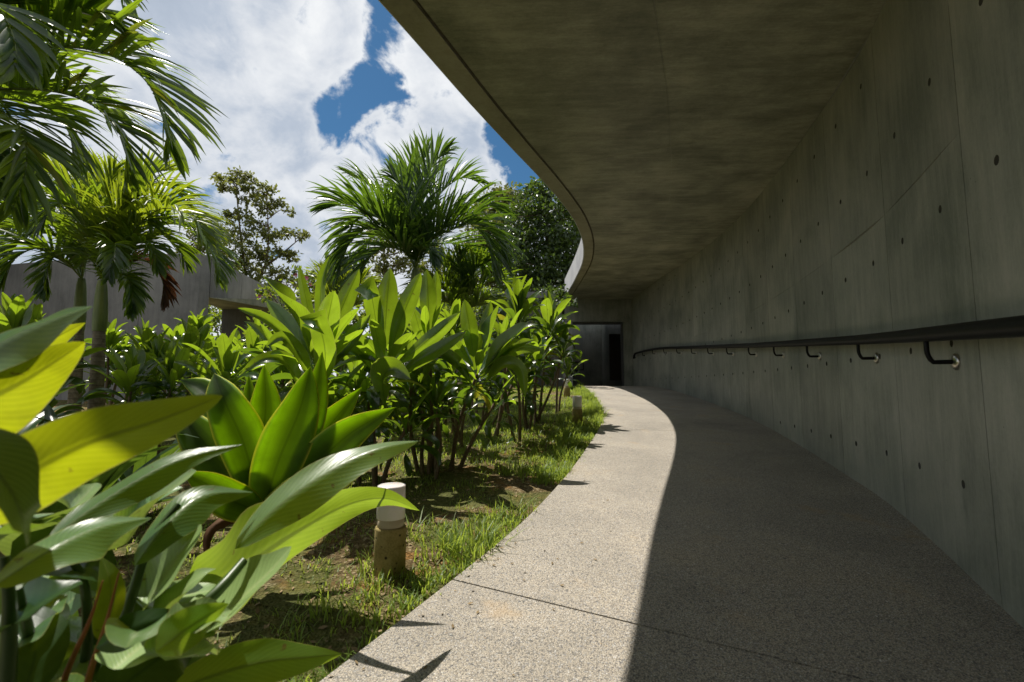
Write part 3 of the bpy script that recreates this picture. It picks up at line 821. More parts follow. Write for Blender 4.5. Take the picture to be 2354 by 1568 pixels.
# ------------------------------------------------------------------ agave
ag = P(604, 1165, 1.78); agz = ground_z(ag.x, 1.78)
agave = thing('agave', 'broad-leaved pale-edged agave rosette beside the nearest bollard', 'agave', (ag.x - .03, 1.78, agz))
mb = MB(); mb.tube(catmull([(ag.x - .13, 1.74, agz - .06), (ag.x - .11, 1.76, agz + .10), (ag.x - .03, 1.78, agz + .26), (ag.x, 1.78, ag.z + .03)], 8), [.03, .032, .034, .036, .038, .040, .045, .045, .04], 10); make('trunk', mb, 'bark', agave)
AG = [  # points, half width, tilt at base and tip, channel depth
    ([(600, 1165, 1.78), (560, 1020, 1.76), (520, 930, 1.74), (492, 858, 1.78)], 50, -4, 2, .30),
    ([(603, 1150, 1.84), (606, 1000, 1.87), (611, 930, 1.88), (607, 838, 1.88)], 40, -6, -2, .35),
    ([(606, 1175, 1.74), (640, 1060, 1.70), (690, 940, 1.70), (714, 842, 1.74)], 52, -4, -2, .28),
    ([(612, 1160, 1.79), (675, 1050, 1.78), (722, 930, 1.77), (741, 808, 1.78)], 34, 4, 2, .3),
    ([(610, 1165, 1.82), (690, 1060, 1.82), (760, 975, 1.82), (832, 890, 1.84)], 38, 6, 2, .35),
    ([(612, 1170, 1.76), (700, 1095, 1.74), (800, 1000, 1.73), (910, 936, 1.74)], 42, 6, 0, .3),
    ([(598, 1160, 1.84), (530, 1000, 1.90), (480, 905, 1.94), (415, 872, 1.98)], 32, 4, 14, .3),
    ([(602, 1150, 1.88), (590, 980, 1.96), (575, 920, 1.98), (572, 862, 2.0)], 26, -4, 0, .3),
    ([(596, 1170, 1.77), (520, 1080, 1.76), (455, 1000, 1.76), (405, 935, 1.78)], 46, -2, 0, .3),
    ([(610, 1175, 1.70), (700, 1140, 1.58), (790, 1090, 1.50), (880, 1050, 1.46)], 30, 10, 4, .3),
    ([(596, 1175, 1.72), (530, 1150, 1.62), (470, 1110, 1.56), (420, 1085, 1.52)], 36, 6, 0, .3),
    ([(606, 1160, 1.86), (660, 1040, 1.94), (700, 985, 1.97), (735, 930, 2.0)], 34, 2, 0, .3),
    ([(604, 1165, 1.80), (625, 1080, 1.82), (640, 1020, 1.82), (652, 960, 1.83)], 26, -4, 0, .45)]
for pts, hw, r1, r2, fo in AG:
    view_leaf('leaf', pts, hw, 'agave', agave, r1, r2, prof_agave, fo, .02, 1.5, 20, .012, 4, -.08)
for pts in ([(590, 1188, 1.74), (520, 1192, 1.66), (478, 1230, 1.62), (478, 1305, 1.60)], [(612, 1190, 1.74), (650, 1205, 1.66), (665, 1250, 1.62), (660, 1300, 1.6)]):
    o = view_leaf('dead_leaf', pts, 11, 'dead', agave, 20, 60, prof_lance, .6, .3, 4, 14)
    o['label'] = 'withered brown drooping leaf'

# ------------------------------------------------------------------ broad-leaved plant in the foreground
fg = P(250, 1640, .86); fgz = ground_z(fg.x, .86)
broad = thing('broad_leaf_plant', 'large foreground plant with broad glossy and yellow backlit leaves in the bottom left corner', 'plant', (fg.x, .86, fgz))
FG = [
    ([(-260, 1080, .62), (-120, 960, .63), (40, 885, .64), (196, 786, .66)], 84, 'bigy', 1, -3, prof_round, .40, .06),
    ([(-150, 900, .62), (-20, 800, .62), (100, 742, .63), (214, 704, .64)], 38, 'bigmix', 42, 40, prof_lance, -.40, .14),
    ([(-20, 880, .86), (70, 815, .86), (130, 775, .86), (196, 742, .86)], 26, 'bigy', 0, 0, prof_lance, .25, .10),
    ([(-110, 1165, .50), (40, 1100, .51), (200, 1020, .53), (360, 968, .55), (512, 910, .57)], 74, 'bigy', 0, -2, prof_round, .42, .08),
    ([(-130, 960, .42), (-20, 1070, .42), (40, 1160, .42), (62, 1260, .43)], 56, 'big_front_lit', 55, 55, prof_lance, .2, .16),
    ([(110, 1240, .68), (240, 1150, .74), (370, 1075, .80), (460, 1042, .84), (557, 1022, .88)], 30, 'bigmix', 40, 34, prof_lance, -.55, .18),
    ([(310, 1300, .74), (390, 1200, .79), (470, 1140, .85), (582, 1132, .92)], 34, 'bigmix', 44, 22, prof_lance, -.55, .16),
    ([(-20, 1350, .55), (120, 1262, .60), (230, 1212, .66), (348, 1190, .72)], 36, 'bigmix', 40, 34, prof_lance, -.50, .16),
    ([(540, 1262, .86), (645, 1160, .92), (765, 1080, .98), (870, 1032, 1.03), (962, 1014, 1.08)], 42, 'bigmix', 30, 40, prof_lance, -.42, .14),
    ([(425, 1362, .90), (540, 1318, 1.00), (680, 1225, 1.19), (800, 1160, 1.34), (890, 1146, 1.44), (964, 1174, 1.52)], 47, 'big', -26, -20, prof_taper, .26, .20),
    ([(460, 1460, .80), (545, 1385, .82), (620, 1315, .84), (670, 1256, .86)], 54, 'pale', 64, 58, prof_round, .14, .05),
    ([(290, 1250, .88), (345, 1170, .88), (410, 1112, .89), (452, 1082, .90)], 52, 'pale', 60, 54, prof_round, .14, .06),
    ([(100, 1270, .84), (150, 1190, .84), (195, 1140, .86), (222, 1110, .88)], 62, 'pale', 74, 66, prof_round, .14, .06),
    ([(330, 1400, .76), (385, 1315, .78), (430, 1250, .80), (462, 1205, .82)], 48, 'pale', 66, 60, prof_round, .14, .05),
    ([(330, 1450, .70), (395, 1395, .72), (440, 1340, .74), (496, 1308, .76)], 34, 'pale', 70, 70, prof_lance, .14, .2),
    ([(220, 1490, .64), (310, 1442, .65), (380, 1424, .67), (428, 1444, .69)], 30, 'strap', 18, 15, prof_lance, .3, .1),
    ([(350, 1610, .74), (470, 1560, .79), (600, 1522, .85), (700, 1512, .90), (786, 1504, .95)], 44, 'big', 12, 6, prof_lance, .35, .20),
    ([(470, 1590, .90), (560, 1530, .92), (640, 1500, .95), (690, 1512, .97)], 26, 'big', 60, 68, prof_lance, .14, .1),
    ([(-10, 1460, .60), (70, 1405, .62), (140, 1360, .64), (186, 1335, .66)], 54, 'strap', 68, 62, prof_lance, .14, .08),
    ([(225, 1470, .70), (252, 1390, .72), (252, 1330, .73), (232, 1280, .74)], 26, 'bigy', 0, 0, prof_lance, .2, .05),
    ([(60, 1530, .72), (105, 1470, .74), (135, 1425, .75), (150, 1385, .76)], 40, 'pale', 55, 63, prof_round, .14, .2),
    ([(20, 1300, .75), (110, 1290, .78), (200, 1300, .80), (260, 1340, .82)], 60, 'strap', 50, 58, prof_round, .14, .05),
    ([(60, 1580, .62), (80, 1500, .64), (60, 1440, .66), (30, 1390, .68)], 48, 'strap', 12, 10, prof_round, .2, .05),
    ([(250, 1600, .66), (330, 1540, .70), (400, 1490, .74), (455, 1480, .78)], 60, 'strap', 18, 14, prof_round, .2, .05),
    ([(180, 1600, .80), (250, 1500, .84), (330, 1420, .88), (380, 1330, .92)], 56, 'strap', 20, 10, prof_round, .2, .05),
    ([(-40, 1230, .70), (40, 1225, .74), (120, 1200, .78), (180, 1215, .80)], 45, 'big', 74, 63, prof_round, .14, .08),
    ([(-30, 1330, .80), (60, 1330, .84), (150, 1330, .86), (230, 1370, .88)], 50, 'big', 65, 53, prof_round, .14, .08),
    ([(240, 1260, .95), (300, 1200, .98), (350, 1150, 1.0), (420, 1120, 1.04)], 44, 'big', 70, 58, prof_round, .14, .05),
    ([(150, 1330, .92), (240, 1260, .94), (300, 1200, .96), (330, 1130, .98)], 50, 'big', 66, 58, prof_round, .14, .06)]
for pts, hw, mt, r1, r2, pr, fo, wv in FG:
    view_leaf('leaf', pts, hw * (.86 if r1 > 45 else 1), 'big_front_lit' if mt == 'big' and r1 > 25 else mt, broad, r1, r2, pr, fo, wv, 1.6, 26, 0, 5, .12)
rnd = random.Random(77)
for k in range(46):
    bx_, by_ = rnd.uniform(-40, 500), rnd.uniform(1380, 1640); d0 = rnd.uniform(.60, .92); Ln = rnd.uniform(110, 230); an = R(rnd.uniform(12, 75)); cv_ = rnd.uniform(.1, .5)
    if bx_ + Ln * math.cos(an) > 560 - max(0, 1400 - by_) * .6: continue
    pts = []
    for i in range(4):
        f = i / 3; pts.append((bx_ + Ln * f * math.cos(an), by_ - Ln * (f * math.sin(an) - cv_ * f * f * .45), d0 + .10 * f))
    top = rnd.random() < .6; mt = rnd.choice(['big_front_lit', 'pale', 'bigmix']) if top else rnd.choice(['big', 'strap', 'big'])
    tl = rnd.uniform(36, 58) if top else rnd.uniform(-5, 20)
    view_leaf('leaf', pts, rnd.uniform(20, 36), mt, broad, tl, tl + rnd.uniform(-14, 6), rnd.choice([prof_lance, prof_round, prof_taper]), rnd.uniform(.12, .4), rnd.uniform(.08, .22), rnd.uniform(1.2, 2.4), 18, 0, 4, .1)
ST = [([(150, 1720, .74), (238, 1560, .74), (300, 1380, .76), (345, 1245, .78), (410, 1160, .82)], .0085, 'stalk'),
      ([(230, 1720, .74), (300, 1560, .74), (400, 1450, .76), (500, 1360, .80), (560, 1290, .86)], .0115, 'stalk'),
      ([(-10, 1720, .60), (14, 1568, .60), (22, 1400, .60), (10, 1280, .60)], .0085, 'stalk'),
      ([(170, 1720, .78), (200, 1500, .78), (190, 1330, .78), (120, 1240, .76)], .0075, 'stalk'),
      ([(60, 1720, .68), (70, 1500, .66), (40, 1350, .62)], .008, 'stalk'),
      ([(260, 1700, .82), (330, 1480, .82), (375, 1340, .80)], .006, 'stalky'),
      ([(320, 1700, .78), (345, 1560, .78), (420, 1480, .80), (490, 1430, .80)], .006, 'stalky')]
for pts, r, mt in ST:
    mb = MB(); c = catmull([P(*p) for p in pts], 14); mb.tube(c, [r * (1.35 - .75 * i / 14) for i in range(15)], 8); make('stalk', mb, mt, broad)
for pts in ([(120, 1700, .66), (148, 1560, .66), (205, 1430, .66), (236, 1335, .67)], [(170, 1700, .66), (203, 1560, .66), (245, 1430, .66), (274, 1315, .67)]):
    mb = MB(); c = catmull([P(*p) for p in pts], 12); mb.tube(c, [.0048 * (1.2 - 1.0 * i / 12) for i in range(13)], 7)
    make('bract_stalk', mb, 'redstem', broad)['label'] = 'thin red-brown dried stalk'

# dark arching strap leaves behind the foreground plant
def strap_plant(px, py, d, label, n, L, seed, spread=1.0):
    rnd = random.Random(seed); p = P(px, py, d); gz = ground_z(p.x, d)
    o = thing('strap_leaf_lily', label, 'plant', (p.x, d, gz), 'dark strap-leaved plants on the left')
    for k in range(n):
        az = 2.4 * k + rnd.uniform(-.3, .3); l = L * rnd.uniform(.75, 1.1); til = rnd.uniform(.25, .9) * spread
        c = []
        for i in range(13):
            t_ = i / 12; a = til + 1.3 * t_ ** 1.6
            c.append((t_, a))
        pts = [Vector((p.x, d, gz))]
        for i in range(12):
            a = c[i][1]; pts.append(pts[-1] + Vector((math.cos(az) * math.sin(a), math.sin(az) * math.sin(a), math.cos(a))) * (l / 12))
        s = Vector((-math.sin(az), math.cos(az), 0)); S = [s] * 13; N = []
        for i in range(13):
            T = (pts[min(i + 1, 12)] - pts[max(i - 1, 0)]).normalized(); N.append(T.cross(s) * -1 if T.cross(s).z < 0 else T.cross(s))
        mb = MB(); ribbon(mb, pts, [.042 * prof_lance(min(1, .12 + .88 * i / 12), .7) + .0005 for i in range(13)], S, N, .35, .05, 2, 2)
        make('leaf', mb, 'strap', o)
strap_plant(150, 1010, 2.0, 'dark strap-leaved lily behind the big yellow leaf on the left', 16, .95, 3)
strap_plant(330, 1010, 2.5, 'dark strap-leaved lily between the yellow leaf and the agave', 14, .80, 5)
strap_plant(-60, 960, 2.3, 'dark strap-leaved lily at the left edge below the palms', 14, .95, 8)

# ------------------------------------------------------------------ ti plants
def ti_leaf_mesh(bend, L, W, seed, petiole=.16, twist=.0, mat='ti'):
    n = 16; pts = [Vector((0, 0, 0))]; rnd = random.Random(seed)
    for i in range(n):
        t_ = i / n; a = bend * (.8 * t_ ** 1.35 + .5 * t_ ** 4)
        pts.append(pts[-1] + Vector((math.sin(a), 0, math.cos(a))) * (L / n))
    hw, S, N = [], [], []
    for i in range(n + 1):
        t_ = i / n; T = (pts[min(i + 1, n)] - pts[max(i - 1, 0)]).normalized()
        q = Matrix.Rotation(twist * t_, 3, T); s = q @ Vector((0, 1, 0))
        S.append(s); N.append(s.cross(T) * -1 if s.cross(T).dot(Vector((-1, 0, .3))) < 0 else s.cross(T))
        hw.append(.012 * (1 - t_) if t_ < petiole else .004 + W / 2 * prof_ti((t_ - petiole) / (1 - petiole)))
    mb = MB(); ribbon(mb, pts, hw, S, N, .32, .10, 1.7, 2, 0, seed, .1)
    me_o = make('leaf', mb, mat, None, local=True); me = me_o.data
    bpy.data.objects.remove(me_o); return me
TIM = [[ti_leaf_mesh(b + .12 * k, .50, .092 + .010 * k, 10 * j + k, .14 + .02 * k, (-.5, .0, .5)[k], 'ti' if j < 2 else 'ti_old_shaded') for k in range(3)] for j, b in enumerate((.15, .6, 1.15, 1.75, 2.35))]

def ti_plant(hx, hy, d, label, n=22, size=1.0, seed=0, canes=2, base=None, hero=(), lean=None, heads=1, name='ti_plant', tmin=.06, group='broad-leaved ti plants in the bed'):
    rnd = random.Random(seed * 13 + 5)
    H = P(hx, hy, d); gx, gy = (H.x + rnd.uniform(-.12, .12), d + rnd.uniform(-.08, .08)) if base is None else (P(*base).x, base[2])
    gz = ground_z(gx, gy); o = thing(name, label, 'ti plant', (gx, gy, gz), group)
    tops = [(H, 1.0, int(n * 1.2))]
    for c in range(1, canes):
        a = rnd.uniform(0, 6.28); hh = rnd.uniform(.45, .85)
        q = Vector((H.x + math.cos(a) * .16 * size, H.y + abs(math.sin(a)) * .16 * size, gz + (H.z - gz) * hh)); tops.append((q, .85, int(n * .62)))
    for ci, (top, sc_, nn) in enumerate(tops):
        b0 = Vector((gx + (rnd.uniform(-.06, .06) if ci else 0), gy + (rnd.uniform(-.06, .06) if ci else 0), gz - .05)); mid = b0.lerp(top, .5) + Vector((rnd.uniform(-.04, .04), rnd.uniform(-.04, .04), 0))
        mb = MB(); cc = catmull([b0, mid, top], 8); mb.tube(cc, [(.017 - .006 * i / 8) * (.7 + .3 * size) for i in range(9)], 7); make('cane', mb, 'cane', o)
        rootw = Vector((gx, gy, gz))
        for i in range(nn):
            f = i / max(1, nn - 1); az = 2.39996 * i + rnd.uniform(-.35, .35)
            til = tmin + 1.15 * f ** .9 + rnd.uniform(-.10, .10); var = min(4, max(0, int(f * 4.2 + rnd.uniform(-.5, .7))))
            me = rnd.choice(TIM[var]); lo = bpy.data.objects.new('leaf', me)
            COL.objects.link(lo); lo.parent = o
            s = size * sc_ * rnd.uniform(.66, .98) * (.80 + .2 * math.sin(math.pi * min(1, f + .25)))
            pos = top - rootw - Vector((0, 0, .16 * size * f))
            Rm = Matrix.Rotation(az, 4, 'Z') @ Matrix.Rotation(til, 4, 'Y') @ Matrix.Rotation(rnd.uniform(-.4, .4), 4, 'Z')
            lo.matrix_local = Matrix.Translation(pos) @ Rm @ Matrix.Diagonal((s, s * rnd.uniform(.85, 1.15), s, 1))
    for pts, hw, r1, r2 in hero:
        view_leaf('leaf', pts, hw * .70, 'ti', o, r1, r2, lambda t_: max(.14 if t_ < .3 else 0, prof_ti(max(0, (t_ - .08) / .92))), .48, .14, 1.6, 18, 0, 3, .1)
    return o

ti_plant(728, 850, 2.75, 'tall ti plant with upright bright leaves directly behind the agave', 18, .95, 1, 3, (745, 1120, 2.8), [
    ([(728, 850, 2.75), (695, 765, 2.65), (652, 695, 2.55), (603, 634, 2.5)], 24, 50, 60),
    ([(732, 850, 2.78), (712, 730, 2.80), (687, 608, 2.82)], 16, 20, 30),
    ([(735, 840, 2.76), (735, 730, 2.78), (740, 650, 2.80), (760, 586, 2.84)], 15, 30, 50),
    ([(740, 840, 2.80), (775, 735, 2.88), (826, 618, 2.95)], 30, 10, 5),
    ([(738, 850, 2.72), (752, 745, 2.66), (768, 668, 2.60)], 36, -5, 5),
    ([(726, 860, 2.80), (690, 795, 2.86), (650, 730, 2.92), (612, 688, 2.95)], 26, 0, 10),
    ([(722, 862, 2.74), (680, 800, 2.66), (620, 742, 2.58), (546, 708, 2.52)], 18, 40, 30),
    ([(735, 905, 2.62), (748, 815, 2.48), (730, 738, 2.42), (720, 752, 2.34)], 34, 0, 0),
    ([(715, 880, 2.64), (690, 818, 2.52), (650, 775, 2.46), (611, 798, 2.42)], 20, 40, 20),
    ([(705, 925, 2.66), (660, 838, 2.52), (605, 828, 2.44), (553, 862, 2.4)], 18, 45, 30),
    ([(745, 865, 2.76), (795, 800, 2.74), (852, 722, 2.72)], 22, 30, 20)], tmin=.5)
ti_plant(880, 850, 3.05, 'ti plant with the tallest upright oval leaf left of the centre palm trunk', 18, .95, 2, 3, (865, 1090, 3.05), [
    ([(874, 820, 3.05), (862, 725, 3.0), (850, 664, 2.94), (845, 690, 2.86)], 28, 20, 20),
    ([(880, 830, 3.04), (889, 705, 3.02), (897, 616, 3.06)], 34, 5, 0),
    ([(888, 835, 3.00), (926, 725, 2.98), (968, 626, 3.02)], 30, -12, -5),
    ([(895, 850, 3.00), (968, 795, 2.96), (1058, 718, 2.94)], 24, 15, 10),
    ([(882, 870, 2.96), (862, 810, 2.88), (838, 780, 2.82)], 22, 0, 0),
    ([(872, 850, 3.0), (830, 790, 2.9), (785, 764, 2.85), (740, 800, 2.8)], 20, 30, 40),
    ([(866, 865, 2.96), (810, 808, 2.8), (755, 835, 2.72), (724, 930, 2.7)], 26, 40, 30),
    ([(886, 940, 2.9), (880, 870, 2.8), (906, 850, 2.74), (944, 872, 2.7)], 28, 30, 10),
    ([(900, 880, 3.0), (960, 830, 2.95), (1010, 800, 2.92), (1072, 762, 2.9)], 22, 20, 10)], tmin=.5)
ti_plant(985, 790, 3.4, 'ti plant with two upright bright leaves right in front of the centre palm trunk', 17, .95, 3, 2, (985, 1085, 3.4), [
    ([(984, 790, 3.4), (985, 700, 3.38), (980, 620, 3.42)], 27, 5, 0),
    ([(990, 790, 3.42), (1000, 690, 3.44), (1004, 622, 3.46)], 20, -10, 0),
    ([(976, 800, 3.36), (962, 750, 3.3), (950, 708, 3.28)], 22, 0, 10)], tmin=.4)
ti_plant(1097, 860, 3.55, 'ti plant on a slanting bare cane in the middle of the bed edge', 16, .85, 4, 2, (1035, 1085, 3.45), [
    ([(1092, 850, 3.5), (1082, 770, 3.46), (1068, 688, 3.48)], 27, 5, 0),
    ([(1098, 850, 3.56), (1114, 770, 3.6), (1128, 692, 3.64)], 22, 10, 0),
    ([(1102, 850, 3.54), (1130, 770, 3.54), (1148, 700, 3.56)], 19, 60, 70),
    ([(1090, 850, 3.46), (1035, 780, 3.36), (974, 792, 3.3)], 20, 10, 20),
    ([(1105, 860, 3.5), (1160, 795, 3.44), (1214, 742, 3.42)], 20, 40, 50),
    ([(1108, 865, 3.5), (1170, 805, 3.44), (1226, 782, 3.4)], 17, 30, 30),
    ([(1106, 870, 3.5), (1180, 806, 3.42), (1250, 802, 3.38)], 17, 10, 20),
    ([(1088, 890, 3.44), (1050, 835, 3.3), (1003, 815, 3.24), (966, 880, 3.2)], 20, 30, 20),
    ([(1108, 890, 3.5), (1158, 838, 3.4), (1196, 850, 3.36), (1208, 912, 3.34)], 20, 30, 20)], tmin=.6)

TI = [
    (1190, 735, 4.8, 'bright-topped ti plant rising highest to the right of the low yellow palm', 24, 1.05, 2, (1140, 1000, 4.7)),
    (1160, 800, 4.4, 'ti plant with arching leaves left of the bright-topped one by the walkway bend', 20, .95, 2, (1185, 1010, 4.5)),
    (1262, 760, 5.6, 'ti plant nearest the far doorway with leaves reaching over the opening', 24, 1.05, 3, (1238, 965, 5.7)),
    (1292, 800, 6.6, 'small dark ti plant in front of the pale pier of the doorway', 20, .95, 2, None),
    (1235, 840, 5.2, 'low ti plant with drooping leaves and several canes at the bend', 20, .9, 3, (1215, 975, 5.2)),
    (1040, 850, 4.2, 'shaded ti plant behind the slanting cane', 20, .9, 2, None),
    (945, 880, 3.5, 'low dark ti plant under the tallest upright leaf', 22, .9, 3, (965, 1080, 3.4)),
    (820, 900, 3.2, 'shaded low ti plant right of the agave tips', 22, .9, 2, (830, 1110, 3.1)),
    (1000, 935, 3.3, 'short ti seedling with drooping leaves at the bed edge', 14, .65, 2, (1000, 1090, 3.25)),
    (770, 800, 4.6, 'ti plant half hidden behind the tall plant above the agave', 22, 1.0, 2, None),
    (650, 860, 3.3, 'dark ti plant left of the tall plant behind the agave', 24, .95, 2, None),
    (585, 860, 3.9, 'ti plant with arching sheen leaves above the agave tip', 22, .95, 2, None),
    (500, 850, 4.8, 'bright ti plant in front of the garden wall corner', 24, .95, 2, None),
    (545, 835, 6.2, 'ti plant standing in front of the wall opening', 24, 1.05, 2, None),
    (630, 815, 6.8, 'ti plant beneath the pink flowering shrub', 22, 1.0, 2, None),
    (440, 830, 4.4, 'ti plant with yellowing leaves between wall corner and agave', 24, .9, 2, None),
    (345, 840, 4.7, 'ti plant right of the two palm trunks against the wall', 24, .9, 2, None),
    (275, 850, 5.2, 'ti plant close behind the right palm trunk', 22, .95, 2, None),
    (395, 890, 3.6, 'low ti plant above the tip of the big yellow leaf', 22, .85, 2, None),
    (300, 900, 3.5, 'low dark ti plant above the middle of the big yellow leaf', 22, .85, 2, None),
    (520, 880, 3.3, 'low ti plant directly left of the agave rosette', 20, .85, 2, None),
    (120, 850, 4.0, 'ti plant left of the left palm trunk', 22, .95, 2, None),
    (25, 800, 3.4, 'large ti plant at the left edge behind the grey leaf tip', 22, 1.05, 2, None),
    (690, 780, 5.6, 'distant ti plant seen between the tall ones on the left', 22, 1.0, 2, None),
    (905, 800, 5.2, 'distant ti plant in shade behind the tallest upright leaf', 22, 1.0, 2, None),
    (330, 790, 5.6, 'small bright ti plant against the grey wall right of the palm trunks', 26, .70, 3, None),
    (405, 800, 5.4, 'small bright ti plant against the wall below the dead red frond', 26, .72, 3, None),
    (455, 770, 5.8, 'small bright ti plant just left of the wall opening', 26, .75, 3, None),
    (590, 790, 5.2, 'small bright ti plant below the pink flowers left of the tall plant', 26, .75, 3, None),
    (365, 850, 4.1, 'small ti plant in the front of the left bed above the yellow leaf', 26, .68, 3, None),
    (470, 860, 3.9, 'small ti plant in the front of the left bed left of the agave tips', 26, .68, 3, None),
    (250, 800, 5.0, 'small bright ti plant beside the ringed foot of the right palm trunk', 24, .70, 3, None),
    (70, 770, 4.6, 'small bright ti plant far left below the hanging palm fronds', 24, .75, 3, None),
    (760, 940, 3.9, 'low shaded ti plant right behind the right-hand agave leaves', 26, .78, 3, None),
    (850, 965, 4.1, 'low shaded ti plant below the tallest upright leaf, farther back', 26, .78, 3, None),
    (925, 930, 4.4, 'low shaded ti plant left of the short seedling, farther back', 26, .78, 3, None),
    (700, 950, 3.3, 'low dark ti plant seen between the two right-hand agave leaves', 26, .75, 3, None),
    (1015, 890, 4.9, 'shaded ti plant behind the short seedling at the bed edge', 26, .80, 3, None),
    (1130, 880, 5.4, 'shaded ti plant between the slanting cane and the walkway bend', 24, .80, 3, None),
    (960, 760, 4.6, 'ti plant just behind the two bright leaves at the palm trunk', 26, .85, 2, None),
    (1040, 770, 5.0, 'ti plant in front of the low palm, left of its crown', 26, .85, 2, None),
    (1100, 800, 6.4, 'distant ti plant below the low yellow palm', 22, 1.0, 2, None),
]
for k, (hx, hy, d, lab, n, sz, ca, ba) in enumerate(TI):
    ti_plant(hx, hy, d, lab, n, sz, 20 + k, ca, ba)

# ------------------------------------------------------------------ palms
def leaflet(mb, p0, dirv, L, W, wdir, droop, n=5, bendn=0.0):
    pts = [Vector(p0)]; d = dirv.copy()
    for i in range(n):
        d = (d + Vector((0, 0, -droop * (i + 1) / n))).normalized(); pts.append(pts[-1] + d * (L / n))
    rows, uvs = [], []
    for i, p in enumerate(pts):
        t_ = i / n; h = W * (.35 + .65 * math.sin(math.pi * min(1, .15 + t_ * .6))) * (1 if t_ < .55 else max(.02, 1 - ((t_ - .55) / .45) ** 1.5)) / 2
        T = (pts[min(i + 1, n)] - pts[max(i - 1, 0)]).normalized(); s = (wdir - T * wdir.dot(T)).normalized(); nn = s.cross(T)
        rows.append([p - s * h + nn * h * .35, p, p + s * h + nn * h * .35]); uvs.append([(0, t_), (.5, t_), (1, t_)])
    mb.grid(rows, uvs)

def frond(parent, pts, L, W, mat, seed, pairs=50, vee=.6, droop=.16, single=False, rach=.009, limit=None, side=None, start=.16):
    """pts: points of the midrib in world space; leaflets rise in a V from it and droop"""
    rnd = random.Random(seed); n = 40; C = catmull(pts, n)
    chord = (C[-1] - C[0]); h = Vector((chord.x, chord.y, 0))
    if h.length < .05: h = Vector((1, 0, 0))
    S0 = h.normalized().cross(Vector((0, 0, 1))).normalized() if side is None else side
    rmb = MB(); rmb.tube(C, [rach * (1.1 - .95 * i / n) for i in range(n + 1)], 6)
    lmb = MB(); singles = []
    for k in range(pairs):
        f = start + (1 - start) * (k + rnd.uniform(-.2, .2)) / (pairs - 1); f = min(.995, max(.05, f)); x = f * n; i = min(n - 1, int(x)); p = C[i].lerp(C[i + 1], x - i)
        T = (C[i + 1] - C[i]).normalized(); S = (S0 - T * S0.dot(T)).normalized(); U = S.cross(T)
        if U.z < 0 and abs(T.z) < .9: U = -U
        g = (f - start) / (1 - start)
        env = (.55 + .45 * math.sin(math.pi * min(1, .22 + g * .7))) * (1 if g < .75 else 1 - .55 * (g - .75) / .25)
        al = R(52 - 28 * g) + rnd.uniform(-.14, .14)
        for sgn in (-1, 1):
            v = vee + rnd.uniform(-.38, .30)
            dv = T * math.cos(al) + (S * (sgn * math.cos(v)) + U * math.sin(v)) * math.sin(al)
            wd = (T * math.sin(al) - (S * (sgn * math.cos(v)) + U * math.sin(v)) * math.cos(al)).normalized()
            wd = (wd + U * rnd.uniform(-.5, .5) + S * rnd.uniform(-.3, .3)).normalized()
            LL = L * env * rnd.uniform(.85, 1.1)
            if single:
                m1 = MB(); leaflet(m1, p, dv.normalized(), LL, W, wd, droop * rnd.uniform(.5, 1.5), 6); singles.append(m1)
            else:
                leaflet(lmb, p, dv.normalized(), LL, W, wd, droop * rnd.uniform(.5, 1.5), 5)
    if single:
        fo = make('frond', rmb, 'stalky', parent)
        for m1 in singles: make('leaflet', m1, mat, fo)
    else:
        fo = make('frond', lmb, mat, parent); make('midrib', rmb, 'stalky', fo)
    return fo

def px_frond(parent, pxs, L, W, mat, seed, **kw):
    return frond(parent, [P(*q) for q in pxs], L, W, mat, seed, **kw)

